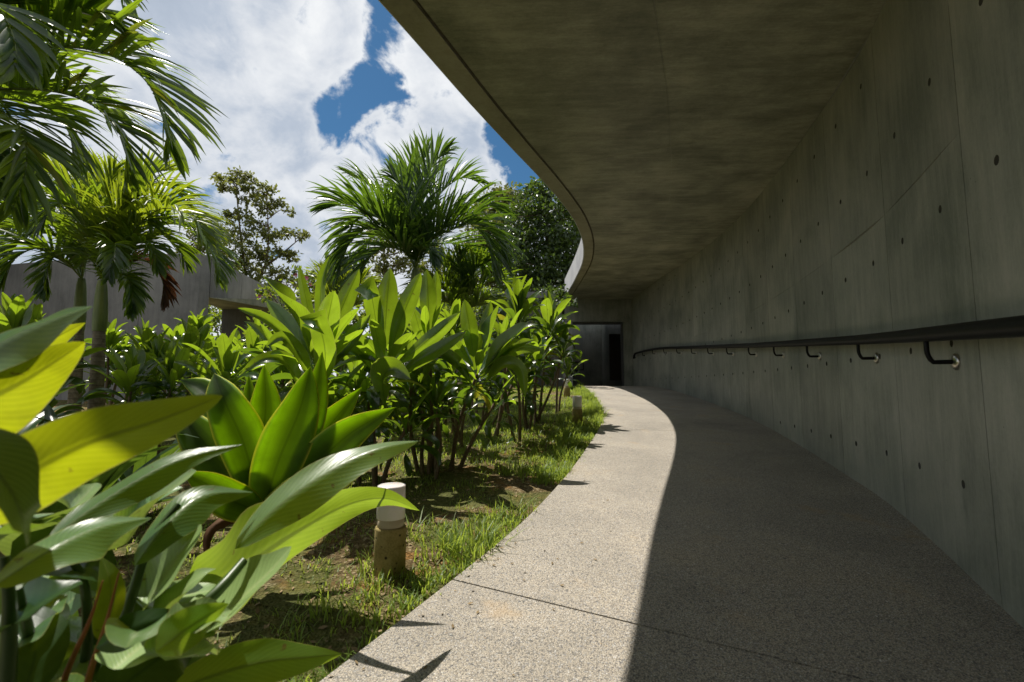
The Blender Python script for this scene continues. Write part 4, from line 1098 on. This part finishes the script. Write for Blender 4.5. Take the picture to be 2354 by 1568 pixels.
# near palm, crown just outside the left edge
pn_c = P(-130, 215, 2.75)
near = thing('palm_tree', 'nearest palm whose long drooping fronds hang into the top left corner', 'palm tree', (pn_c.x - .05, pn_c.y + .05, ground_z(pn_c.x, pn_c.y)))
mb = MB(); mb.tube([(pn_c.x - .06, pn_c.y + .05, ground_z(pn_c.x, pn_c.y) - .1), (pn_c.x - .05, pn_c.y + .04, 1.0), (pn_c.x, pn_c.y, pn_c.z - .45)], [.085, .07, .06], 12); make('trunk', mb, 'ptrunk', near)
mb = MB(); mb.tube([(pn_c.x, pn_c.y, pn_c.z - .46), (pn_c.x, pn_c.y, pn_c.z - .2), (pn_c.x, pn_c.y, pn_c.z)], [.062, .066, .045], 12); make('crownshaft', mb, 'pshaft', near)
c0 = (-130, 215, 2.75)
NF = [([c0, (0, 130, 2.62), (120, 108, 2.55), (240, 122, 2.52), (330, 180, 2.50), (378, 270, 2.50), (388, 345, 2.52)], .56, .030, 50, True, .70),
      ([c0, (-20, 205, 2.7), (110, 208, 2.66), (200, 235, 2.62), (260, 285, 2.60), (290, 345, 2.60), (292, 400, 2.62)], .46, .031, 44, True, .70),
      ([c0, (-40, 232, 2.55), (40, 285, 2.42), (62, 350, 2.36), (52, 420, 2.34), (30, 480, 2.34)], .44, .031, 38, True, .5),
      ([c0, (-30, 225, 2.9), (60, 232, 2.95), (130, 262, 3.0), (165, 320, 3.02), (170, 370, 3.04)], .42, .034, 34, False, .5),
      ([c0, (-60, 150, 2.9), (40, 150, 3.0), (140, 160, 3.05), (215, 210, 3.1), (245, 280, 3.1)], .40, .026, 26, False, .5),
      ([c0, (-80, 120, 2.6), (20, 55, 2.5), (110, 25, 2.45), (210, 20, 2.4), (290, 70, 2.4)], .50, .042, 44, False, .3),
      ([c0, (-80, 60, 2.75), (40, -60, 2.7), (190, -90, 2.66), (268, -40, 2.64), (292, 30, 2.64)], .34, .03, 34, False, .6),
      ([c0, (-110, 80, 2.3), (-70, 10, 2.1), (-10, 10, 2.0), (30, 80, 1.95), (40, 150, 1.93)], .42, .040, 40, False, .2),
      ([c0, (-100, 100, 2.5), (-60, 20, 2.3), (0, -60, 2.2)], .45, .040, 36, False, .5),
      ([c0, (-150, 320, 2.5), (-130, 420, 2.3), (-110, 520, 2.2)], .4, .034, 28, False, .5),
      ([c0, (-60, 270, 2.7), (-20, 340, 2.65), (-10, 430, 2.6)], .4, .036, 40, False, .4),
      ([c0, (-300, 120, 2.8), (-450, 160, 2.8), (-520, 300, 2.8)], .5, .034, 34, False, .5),
      ([c0, (-250, 20, 3.0), (-350, -20, 3.3), (-450, 60, 3.5)], .5, .034, 34, False, .5)]
for k, (pts, L, W, pr, sg, ve) in enumerate(NF):
    px_frond(near, pts, L, W, 'palm', 100 + k, pairs=pr, single=sg, vee=ve, droop=.15, rach=.009)

def palm(name, label, cx, cy, d, base, fr, trunk_r, shaft_px, seed, mat='palm', L=.40, W=.024, lean=0.0):
    c = P(cx, cy, d); b = P(base[0], base[1], base[2]); gz = ground_z(b.x, base[2])
    o = thing('palm_tree', label, 'palm tree', (b.x, base[2], gz))
    top = c; sh = c - Vector((0, 0, shaft_px * d / F)); sh.x += (b.x - c.x) * .25
    mb = MB(); mb.tube(catmull([(b.x, base[2], gz - .1), (b.x * .6 + sh.x * .4, base[2] * .6 + sh.y * .4, gz * .55 + sh.z * .45), sh], 10), [trunk_r * (1.25 - .35 * i / 10) for i in range(11)], 12); make('trunk', mb, 'ptrunk', o)
    mb = MB(); mb.tube(catmull([sh - Vector((0, 0, .005)), sh.lerp(top, .4), top], 8), [trunk_r * q for q in (1.0, 1.08, 1.1, 1.08, 1.04, .98, .9, .8, .6)], 12); make('crownshaft', mb, 'pshaft', o)
    for k, f in enumerate(fr):
        pts = [(cx, cy, d)] + list(f[0]); kw = f[1] if len(f) > 1 else {}
        mt = kw.pop('mat', mat); l_ = kw.pop('L', L)
        fo = px_frond(o, pts, l_, W, mt, seed + k, droop=kw.pop('droop', .25), **kw)
        if mt == 'red': fo['label'] = 'dead red-brown hanging frond'
    return o

palm('palm_tree', 'right palm of the leaning pair on the left with green crownshaft and bright arching fronds', 235, 645, 4.4, (228, 860, 4.4), [
    ([(290, 560, 4.3), (380, 510, 4.2), (450, 540, 4.15), (490, 590, 4.12), (500, 640, 4.1)],),
    ([(300, 530, 4.5), (370, 470, 4.6), (440, 480, 4.7), (500, 540, 4.75)], {'mat': 'palmy'}),
    ([(270, 600, 4.2), (310, 560, 4.05), (350, 570, 3.95), (365, 620, 3.9)], {'L': .32}),
    ([(262, 640, 4.2), (290, 635, 4.05), (305, 670, 3.98), (300, 720, 3.96)], {'L': .26}),
    ([(260, 540, 4.6), (300, 450, 4.8), (350, 400, 4.9), (410, 390, 5.0)], {'mat': 'palmy', 'vee': .9}),
    ([(235, 520, 4.4), (245, 440, 4.35), (265, 390, 4.3)], {'mat': 'palmy', 'vee': .9}),
    ([(200, 530, 4.3), (170, 450, 4.2), (120, 400, 4.1), (50, 390, 4.05)], {'mat': 'palmy'}),
    ([(190, 560, 4.6), (120, 500, 4.7), (50, 500, 4.8), (-20, 560, 4.9)],),
    ([(250, 560, 4.1), (270, 490, 3.9), (300, 450, 3.8)], {'vee': .9, 'mat': 'palmy'}),
    ([(310, 600, 4.7), (350, 610, 4.8), (375, 650, 4.85), (372, 700, 4.88)], {'mat': 'red', 'L': .28}),
    ([(280, 560, 4.9), (330, 520, 5.1), (400, 560, 5.3), (430, 610, 5.4)], {}),
    ([(300, 540, 4.1), (370, 480, 3.9), (440, 500, 3.8), (480, 560, 3.75)], {'mat': 'palmy', 'vee': .4}),
    ([(280, 520, 4.6), (330, 430, 4.7), (390, 430, 4.8), (440, 480, 4.9)], {'vee': .5}),
    ([(210, 560, 4.2), (180, 480, 4.0), (130, 470, 3.9), (90, 520, 3.85)], {'vee': .5}),
    ([(225, 540, 4.7), (215, 460, 4.9), (190, 410, 5.0)], {'vee': .8}),
    ([(255, 590, 4.0), (265, 560, 3.8), (262, 590, 3.65), (250, 640, 3.6)], {'L': .28, 'vee': .3}),
], .052, 118, 300, L=.48, W=.027)
palm('palm_tree', 'left palm of the leaning pair on the left with darker drooping fronds', 188, 640, 4.8, (178, 870, 4.8), [
    ([(150, 560, 4.7), (90, 535, 4.6), (40, 560, 4.55), (5, 620, 4.5)],),
    ([(160, 590, 4.7), (130, 585, 4.6), (110, 620, 4.55), (108, 680, 4.5)], {'L': .26}),
    ([(140, 530, 4.8), (60, 480, 4.8), (-20, 500, 4.8), (-70, 570, 4.8)],),
    ([(160, 520, 4.9), (120, 420, 5.0), (70, 370, 5.1), (10, 370, 5.2)], {'mat': 'palmy'}),
    ([(185, 500, 5.0), (180, 420, 5.1), (200, 370, 5.2)], {'mat': 'palmy', 'vee': .9}),
    ([(200, 540, 4.5), (230, 480, 4.3), (300, 470, 4.1), (350, 520, 4.0)], {}),
    ([(150, 600, 4.5), (100, 570, 4.3), (40, 590, 4.2), (0, 650, 4.1)], {}),
    ([(215, 540, 5.0), (260, 470, 5.2), (330, 440, 5.4), (400, 480, 5.5)], {'mat': 'palmy'}),
], .050, 120, 330, L=.48, W=.027)
palm('palm_tree', 'tall palm in the centre of the garden with arching dark green fronds', 955, 618, 7.2, (955, 760, 7.2), [
    ([(985, 555, 7.0), (1040, 510, 6.9), (1090, 520, 6.8), (1125, 570, 6.75), (1135, 630, 6.7)], {}),
    ([(928, 570, 7.0), (880, 530, 6.85), (835, 530, 6.75), (795, 575, 6.7), (780, 630, 6.68)], {}),
    ([(925, 555, 7.1), (889, 516, 7.0), (855, 497, 6.95), (820, 507, 6.9), (802, 540, 6.88), (796, 574, 6.86)], {'vee': .75}),
    ([(930, 530, 7.3), (890, 470, 7.4), (845, 425, 7.5), (800, 400, 7.55)], {'vee': .6}),
    ([(925, 560, 6.9), (870, 500, 6.6), (800, 470, 6.4), (745, 480, 6.3)], {'vee': .8}),
    ([(945, 520, 7.2), (945, 440, 7.2), (960, 390, 7.2), (985, 350, 7.2)], {'vee': .9}),
    ([(958, 520, 7.0), (975, 430, 6.8), (1000, 370, 6.7), (1030, 345, 6.65)], {'vee': .9}),
    ([(975, 530, 7.3), (1010, 450, 7.5), (1060, 410, 7.6), (1105, 420, 7.7)], {'vee': .7}),
    ([(980, 560, 7.1), (1035, 530, 7.0), (1095, 515, 6.95), (1140, 545, 6.9), (1160, 600, 6.9)], {'vee': .75}),
    ([(985, 545, 7.3), (1040, 490, 7.4), (1100, 465, 7.5), (1160, 490, 7.55)], {'vee': .7}),
    ([(930, 580, 6.9), (885, 570, 6.7), (845, 600, 6.6), (825, 650, 6.55)], {'vee': .5}),
    ([(968, 575, 6.8), (990, 575, 6.6), (1002, 610, 6.5)], {'L': .30}),
    ([(930, 560, 7.6), (890, 540, 7.9), (850, 550, 8.1), (830, 590, 8.2)], {}),
    ([(990, 570, 7.6), (1040, 560, 7.9), (1090, 580, 8.1), (1110, 620, 8.2)], {}),
    ([(950, 520, 6.8), (930, 440, 6.6), (900, 400, 6.5)], {'vee': .9}),
    ([(962, 500, 7.5), (990, 420, 7.7), (1020, 380, 7.8)], {'vee': .9}),
], .075, 60, 360, mat='palmd', L=.72, W=.034)
palm('palm_tree', 'low yellowish palm behind the bed right of the centre palm trunk', 1062, 720, 8.0, (1066, 900, 7.6), [
    ([(1050, 670, 8.0), (1030, 620, 8.0), (1000, 590, 8.0)], {'vee': .8}),
    ([(1060, 660, 7.8), (1055, 610, 7.7), (1060, 580, 7.6)], {'vee': .9}),
    ([(1075, 670, 7.9), (1095, 620, 7.8), (1125, 600, 7.7)], {'vee': .8}),
    ([(1080, 690, 8.0), (1120, 650, 8.0), (1165, 650, 8.0), (1185, 690, 8)], {}),
    ([(1045, 690, 7.8), (1010, 650, 7.6), (975, 650, 7.5), (950, 690, 7.4)], {}),
    ([(1062, 680, 8.3), (1080, 630, 8.6), (1090, 590, 8.8)], {'vee': .8}),
    ([(1040, 700, 7.6), (1010, 690, 7.3), (990, 720, 7.2)], {}),
    ([(1085, 705, 7.7), (1120, 690, 7.5), (1150, 720, 7.4)], {}),
], .08, 40, 420, mat='palm', L=.50, W=.034)
palm('palm_tree', 'small yellowish palm far behind the tall plant above the agave', 785, 740, 9.0, (785, 880, 9.0), [
    ([(770, 690, 9), (745, 650, 9), (715, 640, 9)], {'vee': .8}), ([(785, 680, 8.9), (780, 640, 8.8), (790, 615, 8.8)], {'vee': .9}),
    ([(800, 690, 9), (825, 655, 9), (860, 650, 9)], {'vee': .8}), ([(770, 710, 8.8), (735, 690, 8.6), (705, 710, 8.5)], {}), ([(800, 710, 8.8), (840, 690, 8.6), (870, 715, 8.5)], {}),
    ([(770, 680, 9.3), (755, 640, 9.5), (735, 615, 9.6)], {'vee': .8}),
], .08, 40, 450, mat='palmy', L=.55, W=.036)

# ------------------------------------------------------------------ trees and shrubs
def leaf_cloud(clusters, n_per, size, rng, droop=.3, flat=.75):
    """clusters: (centre, radius); returns an MB of small leaf faces"""
    mb = MB(); V, Fc, U = [], [], []
    for c, r in clusters:
        n = int(n_per * (r[0] if isinstance(r, tuple) else r) ** 2)
        sub = rng.normal(0, 1, (max(6, n // 14), 3)); sub /= np.linalg.norm(sub, axis=1)[:, None]
        sub *= (rng.uniform(.25, 1.0, (len(sub), 1)) ** .5); sub[:, 2] *= flat; sub = sub * r + np.array(c)
        q = sub[rng.integers(0, len(sub), n)] + rng.normal(0, .17 * r, (n, 3)) * np.array([1, 1, .7])
        a = rng.normal(0, 1, (n, 3)); a[:, 2] -= droop; a /= np.linalg.norm(a, axis=1)[:, None]
        b = np.cross(a, rng.normal(0, 1, (n, 3)) + np.array([0, 0, 1.2])); b /= np.linalg.norm(b, axis=1)[:, None] + 1e-9
        s = size * rng.uniform(.6, 1.3, (n, 1)); nn = np.cross(a, b)
        o = len(V)
        A0 = q; B0 = q + a * s * .5 + b * s * .26 + nn * s * .06; C0 = q + a * s; D0 = q + a * s * .5 - b * s * .26 + nn * s * .06
        st = np.stack([A0, B0, C0, D0], 1).reshape(-1, 3); V += st.tolist()
        Fc += [(o + 4 * i, o + 4 * i + 1, o + 4 * i + 2, o + 4 * i + 3) for i in range(n)]
        U += [(.5, 0), (.9, .5), (.5, 1), (.1, .5)] * n
    mb.v, mb.f, mb.u, mb.mi = V, Fc, U, [0] * len(Fc)
    return mb

def tree(label, base, stems, clusters, mat, leaf, n_per, seed, rad=.14, group=None, flat=.75, name='tree', cat='tree'):
    """base (px, d); stems: lists of (px, py, d); clusters (px, py, d, radius in px)"""
    rng = np.random.default_rng(seed); rnd = random.Random(seed)
    b = P(base[0], 800, base[1]); z = ramp_z(base[1]) - .06; o = thing(name, label, cat, (b.x, base[1], z), group)
    mb = MB(); nodes = []
    for si, st in enumerate(stems):
        pts = [P(*q) for q in st]
        if si == 0: pts = [Vector((b.x, base[1], z - .1))] + pts
        c = catmull(pts, 14); r0 = rad * (1 if si == 0 else .6)
        mb.tube(c, [r0 * (1.15 - .85 * i / 14) for i in range(15)], 8); nodes += c[4:]
    cl = []
    for px, py, d, rpx in clusters:
        rpx *= 1.30
        c = P(px, py, d); cl.append((tuple(c), rpx * d / F))
        nd = min(nodes, key=lambda q: (q - c).length + max(0, q.z - c.z) * 2.0)
        m_ = nd.lerp(c, .5) + Vector((rnd.uniform(-.2, .2), rnd.uniform(-.2, .2), rnd.uniform(0, .25)))
        mb.tube(catmull([nd, m_, c], 7), [rad * .34 * (1 - .11 * i) for i in range(8)], 5)
        for _ in range(4):
            e = c + Vector((rnd.gauss(0, .55), rnd.gauss(0, .55), rnd.gauss(.1, .4))) * (rpx * d / F)
            mb.tube([m_.lerp(c, .7), e], [rad * .10, rad * .04], 4)
    make('trunk', mb, 'bark', o)
    make('crown', leaf_cloud(cl, n_per, leaf, rng, flat=flat), mat, o, smooth=False)
    return o

tree('slender open-crowned tree behind the garden wall against the clouds', (580, 20), [
    [(575, 780, 20), (565, 640, 20), (553, 540, 20), (543, 430, 20)], [(570, 700, 20), (612, 600, 20), (616, 520, 20), (612, 450, 20)], [(612, 610, 20), (640, 590, 20), (690, 548, 20)]],
    [(520, 412, 20, 20), (545, 405, 20.3, 20), (570, 412, 20, 16), (512, 432, 20, 14), (550, 432, 19.7, 16), (595, 440, 20.2, 22), (622, 438, 20, 14), (575, 462, 20, 18), (640, 468, 20, 16), (610, 480, 20, 20), (560, 495, 20, 20), (528, 500, 20, 16), (668, 490, 20, 10),
     (590, 520, 20, 22), (545, 545, 20, 24), (620, 540, 20, 20), (655, 535, 20, 14), (692, 540, 20, 16), (505, 545, 20.3, 20), (570, 575, 20, 26), (612, 585, 20, 22), (645, 580, 20, 16), (672, 590, 20, 16), (540, 600, 20, 26), (590, 620, 20, 26), (640, 625, 20, 20), (660, 650, 20, 22), (610, 660, 20, 26), (560, 650, 20, 26), (480, 560, 20.5, 16)],
    'tree', .17, 1150, 1, .08, flat=.62)
tree('feathery light tree just left of the slender tree', (478, 17), [[(480, 780, 17), (478, 640, 17), (475, 540, 17)]],
     [(475, 510, 17, 22), (450, 530, 17, 22), (500, 525, 17, 20), (465, 560, 17, 26), (495, 575, 17, 24), (440, 580, 17, 24), (470, 610, 17, 30)], 'tree', .15, 900, 2, .05, flat=.55)
G = 'dark forest trees behind the canopy edge'
tree('tall dense dark tree touching the canopy edge', (1270, 21), [[(1268, 800, 21), (1262, 640, 21), (1255, 500, 21)]],
     [(1255, 432, 21, 34), (1225, 455, 21, 36), (1285, 470, 21, 36), (1250, 495, 20.5, 46), (1300, 520, 21, 40), (1205, 500, 21, 36), (1275, 550, 20.5, 50), (1225, 560, 20.6, 50), (1310, 575, 21, 40), (1190, 560, 21, 44), (1250, 610, 20.4, 50), (1295, 630, 21, 44), (1205, 620, 20.5, 50), (1330, 640, 21, 40), (1260, 660, 20.5, 46), (1200, 670, 20.5, 44), (1340, 560, 22, 40), (1360, 520, 22.5, 44)], 'tree2', .20, 800, 3, .2, G)
tree('dark tree with a sunlit top right of the centre palm', (1150, 23), [[(1150, 800, 23), (1145, 640, 23), (1140, 520, 23)]],
     [(1140, 462, 23, 34), (1170, 452, 23, 30), (1115, 490, 23, 34), (1185, 490, 23, 36), (1145, 520, 22.5, 44), (1100, 540, 23, 36), (1180, 560, 22.6, 44), (1130, 580, 22.5, 46), (1085, 590, 23, 38), (1170, 620, 22.5, 46), (1115, 640, 22.6, 46), (1065, 640, 23, 40)], 'tree', .21, 700, 4, .18, G)
tree('thin sparse tree seen behind the centre palm fronds', (890, 24), [[(890, 800, 24), (885, 640, 24), (880, 540, 24)]],
     [(880, 520, 24, 20), (905, 535, 24, 20), (860, 545, 24, 20), (895, 565, 24, 24), (930, 570, 24, 22), (860, 580, 24, 24), (900, 600, 24, 30), (940, 610, 24, 28), (860, 620, 24, 28), (1000, 570, 24, 26), (1020, 600, 24, 30), (985, 620, 24, 30)], 'tree', .22, 420, 5, .1, G, flat=.6)
tree('small dark round tree left of the centre palm', (790, 19), [[(790, 800, 19), (790, 680, 19), (790, 620, 19)]],
     [(790, 590, 19, 22), (775, 610, 19, 22), (812, 605, 19, 22), (795, 630, 19, 30), (765, 640, 19, 26), (825, 635, 19, 26), (795, 665, 19, 34), (840, 660, 19, 28)], 'tree2', .22, 520, 6, .1, G)
tree('tall tree far behind the walkway canopy', (1450, 26), [[(1450, 800, 26), (1450, 500, 26)]],
     [(1450, 430, 26, 70), (1400, 500, 26, 70), (1500, 500, 26, 70), (1450, 580, 26, 80), (1390, 620, 26, 70), (1520, 620, 26, 70)], 'tree2', .36, 260, 7, .22, G)

def shrub(label, px, py, d, wpx, hpx, mat, leaf, n, seed, flowers=0, group='shrubs behind the bed'):
    cl = []
    rnd = random.Random(seed)
    for k in range(9):
        cl.append((px + rnd.uniform(-.5, .5) * wpx, py - rnd.uniform(.2, .9) * hpx, d + rnd.uniform(-.3, .3), wpx * rnd.uniform(.16, .26)))
    o = tree(label, (px, d), [[(px, py - hpx * .3, d), (px, py - hpx * .6, d)]], cl, mat, leaf, n, seed, .03, group, .8, 'shrub', 'shrub')
    for k in range(flowers):
        c = cl[rnd.randrange(len(cl))]; p = P(c[0] + rnd.uniform(-1, 1) * c[3], c[1] + rnd.uniform(-1, .6) * c[3], c[2] - c[3] * d / F * rnd.uniform(.3, 1.0))
        mb = MB()
        for q in range(6):
            a = q * 1.05 + rnd.random(); v = Vector((math.cos(a), -.5, math.sin(a))) * .035; s = Vector((-math.sin(a), 0, math.cos(a))) * .018
            mb.poly([p, p + v * .6 + s, p + v + Vector((0, -.008, 0)), p + v * .6 - s])
        make('flower', mb, 'pink', o)
    return o
shrub('leafy shrub with pink flowers behind the tall ti plant on the left', 650, 850, 7.2, 130, 230, 'shrub', .085, 2600, 31, 16)
for k, (px, d, wd, hh, lab) in enumerate(((500, 11.6, 110, 200, 'low green shrub seen right through the garden wall opening'), (560, 13, 150, 230, 'green shrub beyond the opening of the garden wall'), (740, 12.5, 140, 235, 'bright shrub below the small dark round tree'), (850, 13, 150, 235, 'shrub left below the crown of the centre palm'),
                                        (960, 12.2, 150, 225, 'shrub behind the trunk of the centre palm'), (1080, 12.6, 160, 225, 'shrub behind the low yellowish palm'), (1190, 12.4, 150, 225, 'shrub under the tall dense dark tree'), (1265, 11.6, 100, 215, 'dark shrub beside the pale roof edge by the doorway'))):
    shrub(lab, px, 880, d, wd, hh, 'tree2' if k in (6, 7) else 'shrub', .13, 900, 40 + k)

# ------------------------------------------------------------------ grass, weeds and litter
def pt_density(x, y, k=0.0):
    return math.sin(x * 3.1 + 1.7 * math.sin(y * 2.3 + k)) * math.sin(y * 3.7 + 1.3 * math.sin(x * 2.9 + k)) + .5 * math.sin(x * 9.1 + y * 7.3 + k) * math.sin(y * 8.3 - x * 6.1)
def grass_mesh(pos, length, width, lean, rng):
    n = len(pos); az = rng.uniform(0, 2 * np.pi, n); dx, dy = np.cos(az), np.sin(az); L = length; le = lean
    side = np.stack([-dy, dx, np.zeros(n)], 1) * (width / 2)[:, None]
    def at(t): return pos + np.stack([dx * le * L * t ** 1.8, dy * le * L * t ** 1.8, L * (t - .35 * le * t ** 2.2)], 1)
    p0, p1, p2, p3 = at(0.0), at(.45), at(.8), at(1.0)
    V = np.stack([p0 - side * .8, p0 + side * .8, p1 - side, p1 + side, p2 - side * .6, p2 + side * .6, p3], 1).reshape(-1, 3)
    mb = MB(); mb.v = V.tolist(); mb.u = [(.2, 0), (.8, 0), (.2, .45), (.8, .45), (.3, .8), (.7, .8), (.5, 1)] * n
    F_ = []
    for i in range(n):
        o = 7 * i; F_ += [(o, o + 1, o + 3, o + 2), (o + 2, o + 3, o + 5, o + 4), (o + 4, o + 5, o + 6)]
    mb.f = F_; mb.mi = [0] * len(F_)
    return mb
pos, ln, wd_, le_ = [], [], [], []
rnd = random.Random(4)
def tuft(x, y, nb, L, spread, W):
    for _ in range(nb):
        a = rnd.uniform(0, 6.28); r = spread * math.sqrt(rnd.random()); xx, yy = x + r * math.cos(a), y + r * math.sin(a)
        if xx > XL(yy) + .03: continue
        pos.append((xx, yy, ground_z(xx, yy) - .008)); ln.append(L * rnd.uniform(.5, 1.15)); wd_.append(W * rnd.uniform(.7, 1.3)); le_.append(rnd.uniform(.15, 1.0))
# verge beside the walkway
y = .9
while y < 11.5:
    y += .012
    for _ in range(3):
        e = XL(y); dist = abs(rnd.gauss(0, .20)) + .01
        if pt_density(e, y, 2) < -.75 and y > 1.9: continue
        if rnd.random() < (.8 if y > 1.55 else .5) * (1 if dist < .3 else .6):
            big = max(0, pt_density(e - dist, y * 1.5, 5))
            tuft(e - dist, y, rnd.randint(6, 14), .045 + .125 * min(1, big) * (1 if y > 1.75 else .5) + .03 * rnd.random(), .04, .0048)
# low grass over the garden
for _ in range(26000):
    y = 1.0 + 11 * rnd.random() ** 1.2; x = XL(y) - .25 - 3.6 * rnd.random()
    g = pt_density(x, y)
    if g < -.28 and not (3.6 < y < 8 and x > -1.2): continue
    if rnd.random() < .8: tuft(x, y, rnd.randint(2, 6), .022 + .035 * rnd.random() + (.02 if y > 3.5 else 0), .05, .0040 if y < 4 else .006)
pa = np.array(pos)
gmb = grass_mesh(pa, np.array(ln), np.array(wd_), np.array(le_), np.random.default_rng(5))
tag(make('grass', gmb, 'grass', None, smooth=False), 'short green grass and weeds growing along the walkway edge', 'grass', kind='stuff')

rng = np.random.default_rng(9)
mb = MB()
for _ in range(3600):
    y = .95 + 6.5 * rng.random() ** 1.6; x = XL(y) - .03 - 2.8 * rng.random()
    z = ground_z(x, y) + .004; a = rng.uniform(0, 6.28); s = rng.uniform(.005, .017); ti_ = rng.normal(0, .35, 2)
    u = Vector((math.cos(a), math.sin(a), ti_[0])) * s; v = Vector((-math.sin(a), math.cos(a), ti_[1])) * s * rng.uniform(.25, .6); p = Vector((x, y, z))
    mb.poly([p - u, p + v, p + u, p - v])
for _ in range(150):
    y = 1.2 + 8 * rng.random() ** 1.5; x = XL(y) + .01 + .5 * rng.random() ** 2.5
    z = ramp_z(y) + .003; a = rng.uniform(0, 6.28); s = rng.uniform(.004, .012)
    u = Vector((math.cos(a), math.sin(a), .15)) * s; v = Vector((-math.sin(a), math.cos(a), .3)) * s * .4; p = Vector((x, y, z + s * .15))
    mb.poly([p - u, p + v, p + u, p - v])
tag(make('leaf_litter', mb, 'litter', None, smooth=False), 'dry leaf scraps scattered on the soil', 'leaf litter', kind='stuff')

# stone by the foreground plant
sp = P(495, 1440, 1.32); mb = MB(); rows = []
for i in range(9):
    th = math.pi * i / 8; row = []
    for k in range(14):
        ph = 2 * math.pi * k / 14; r = 1 + .14 * math.sin(3 * ph + 2 * th) + .10 * math.sin(5 * ph - 3 * th)
        row.append((sp.x + .050 * r * math.sin(th) * math.cos(ph), 1.32 + .05 * r * math.sin(th) * math.sin(ph), ground_z(sp.x, 1.32) + .03 + .052 * r * math.cos(th)))
    rows.append(row)
mb.grid(rows, close=True)
tag(make('stone', mb, 'stone', None, loc=(sp.x, 1.32, ground_z(sp.x, 1.32))), 'rounded tan stone on the soil beneath the foreground plant', 'stone')
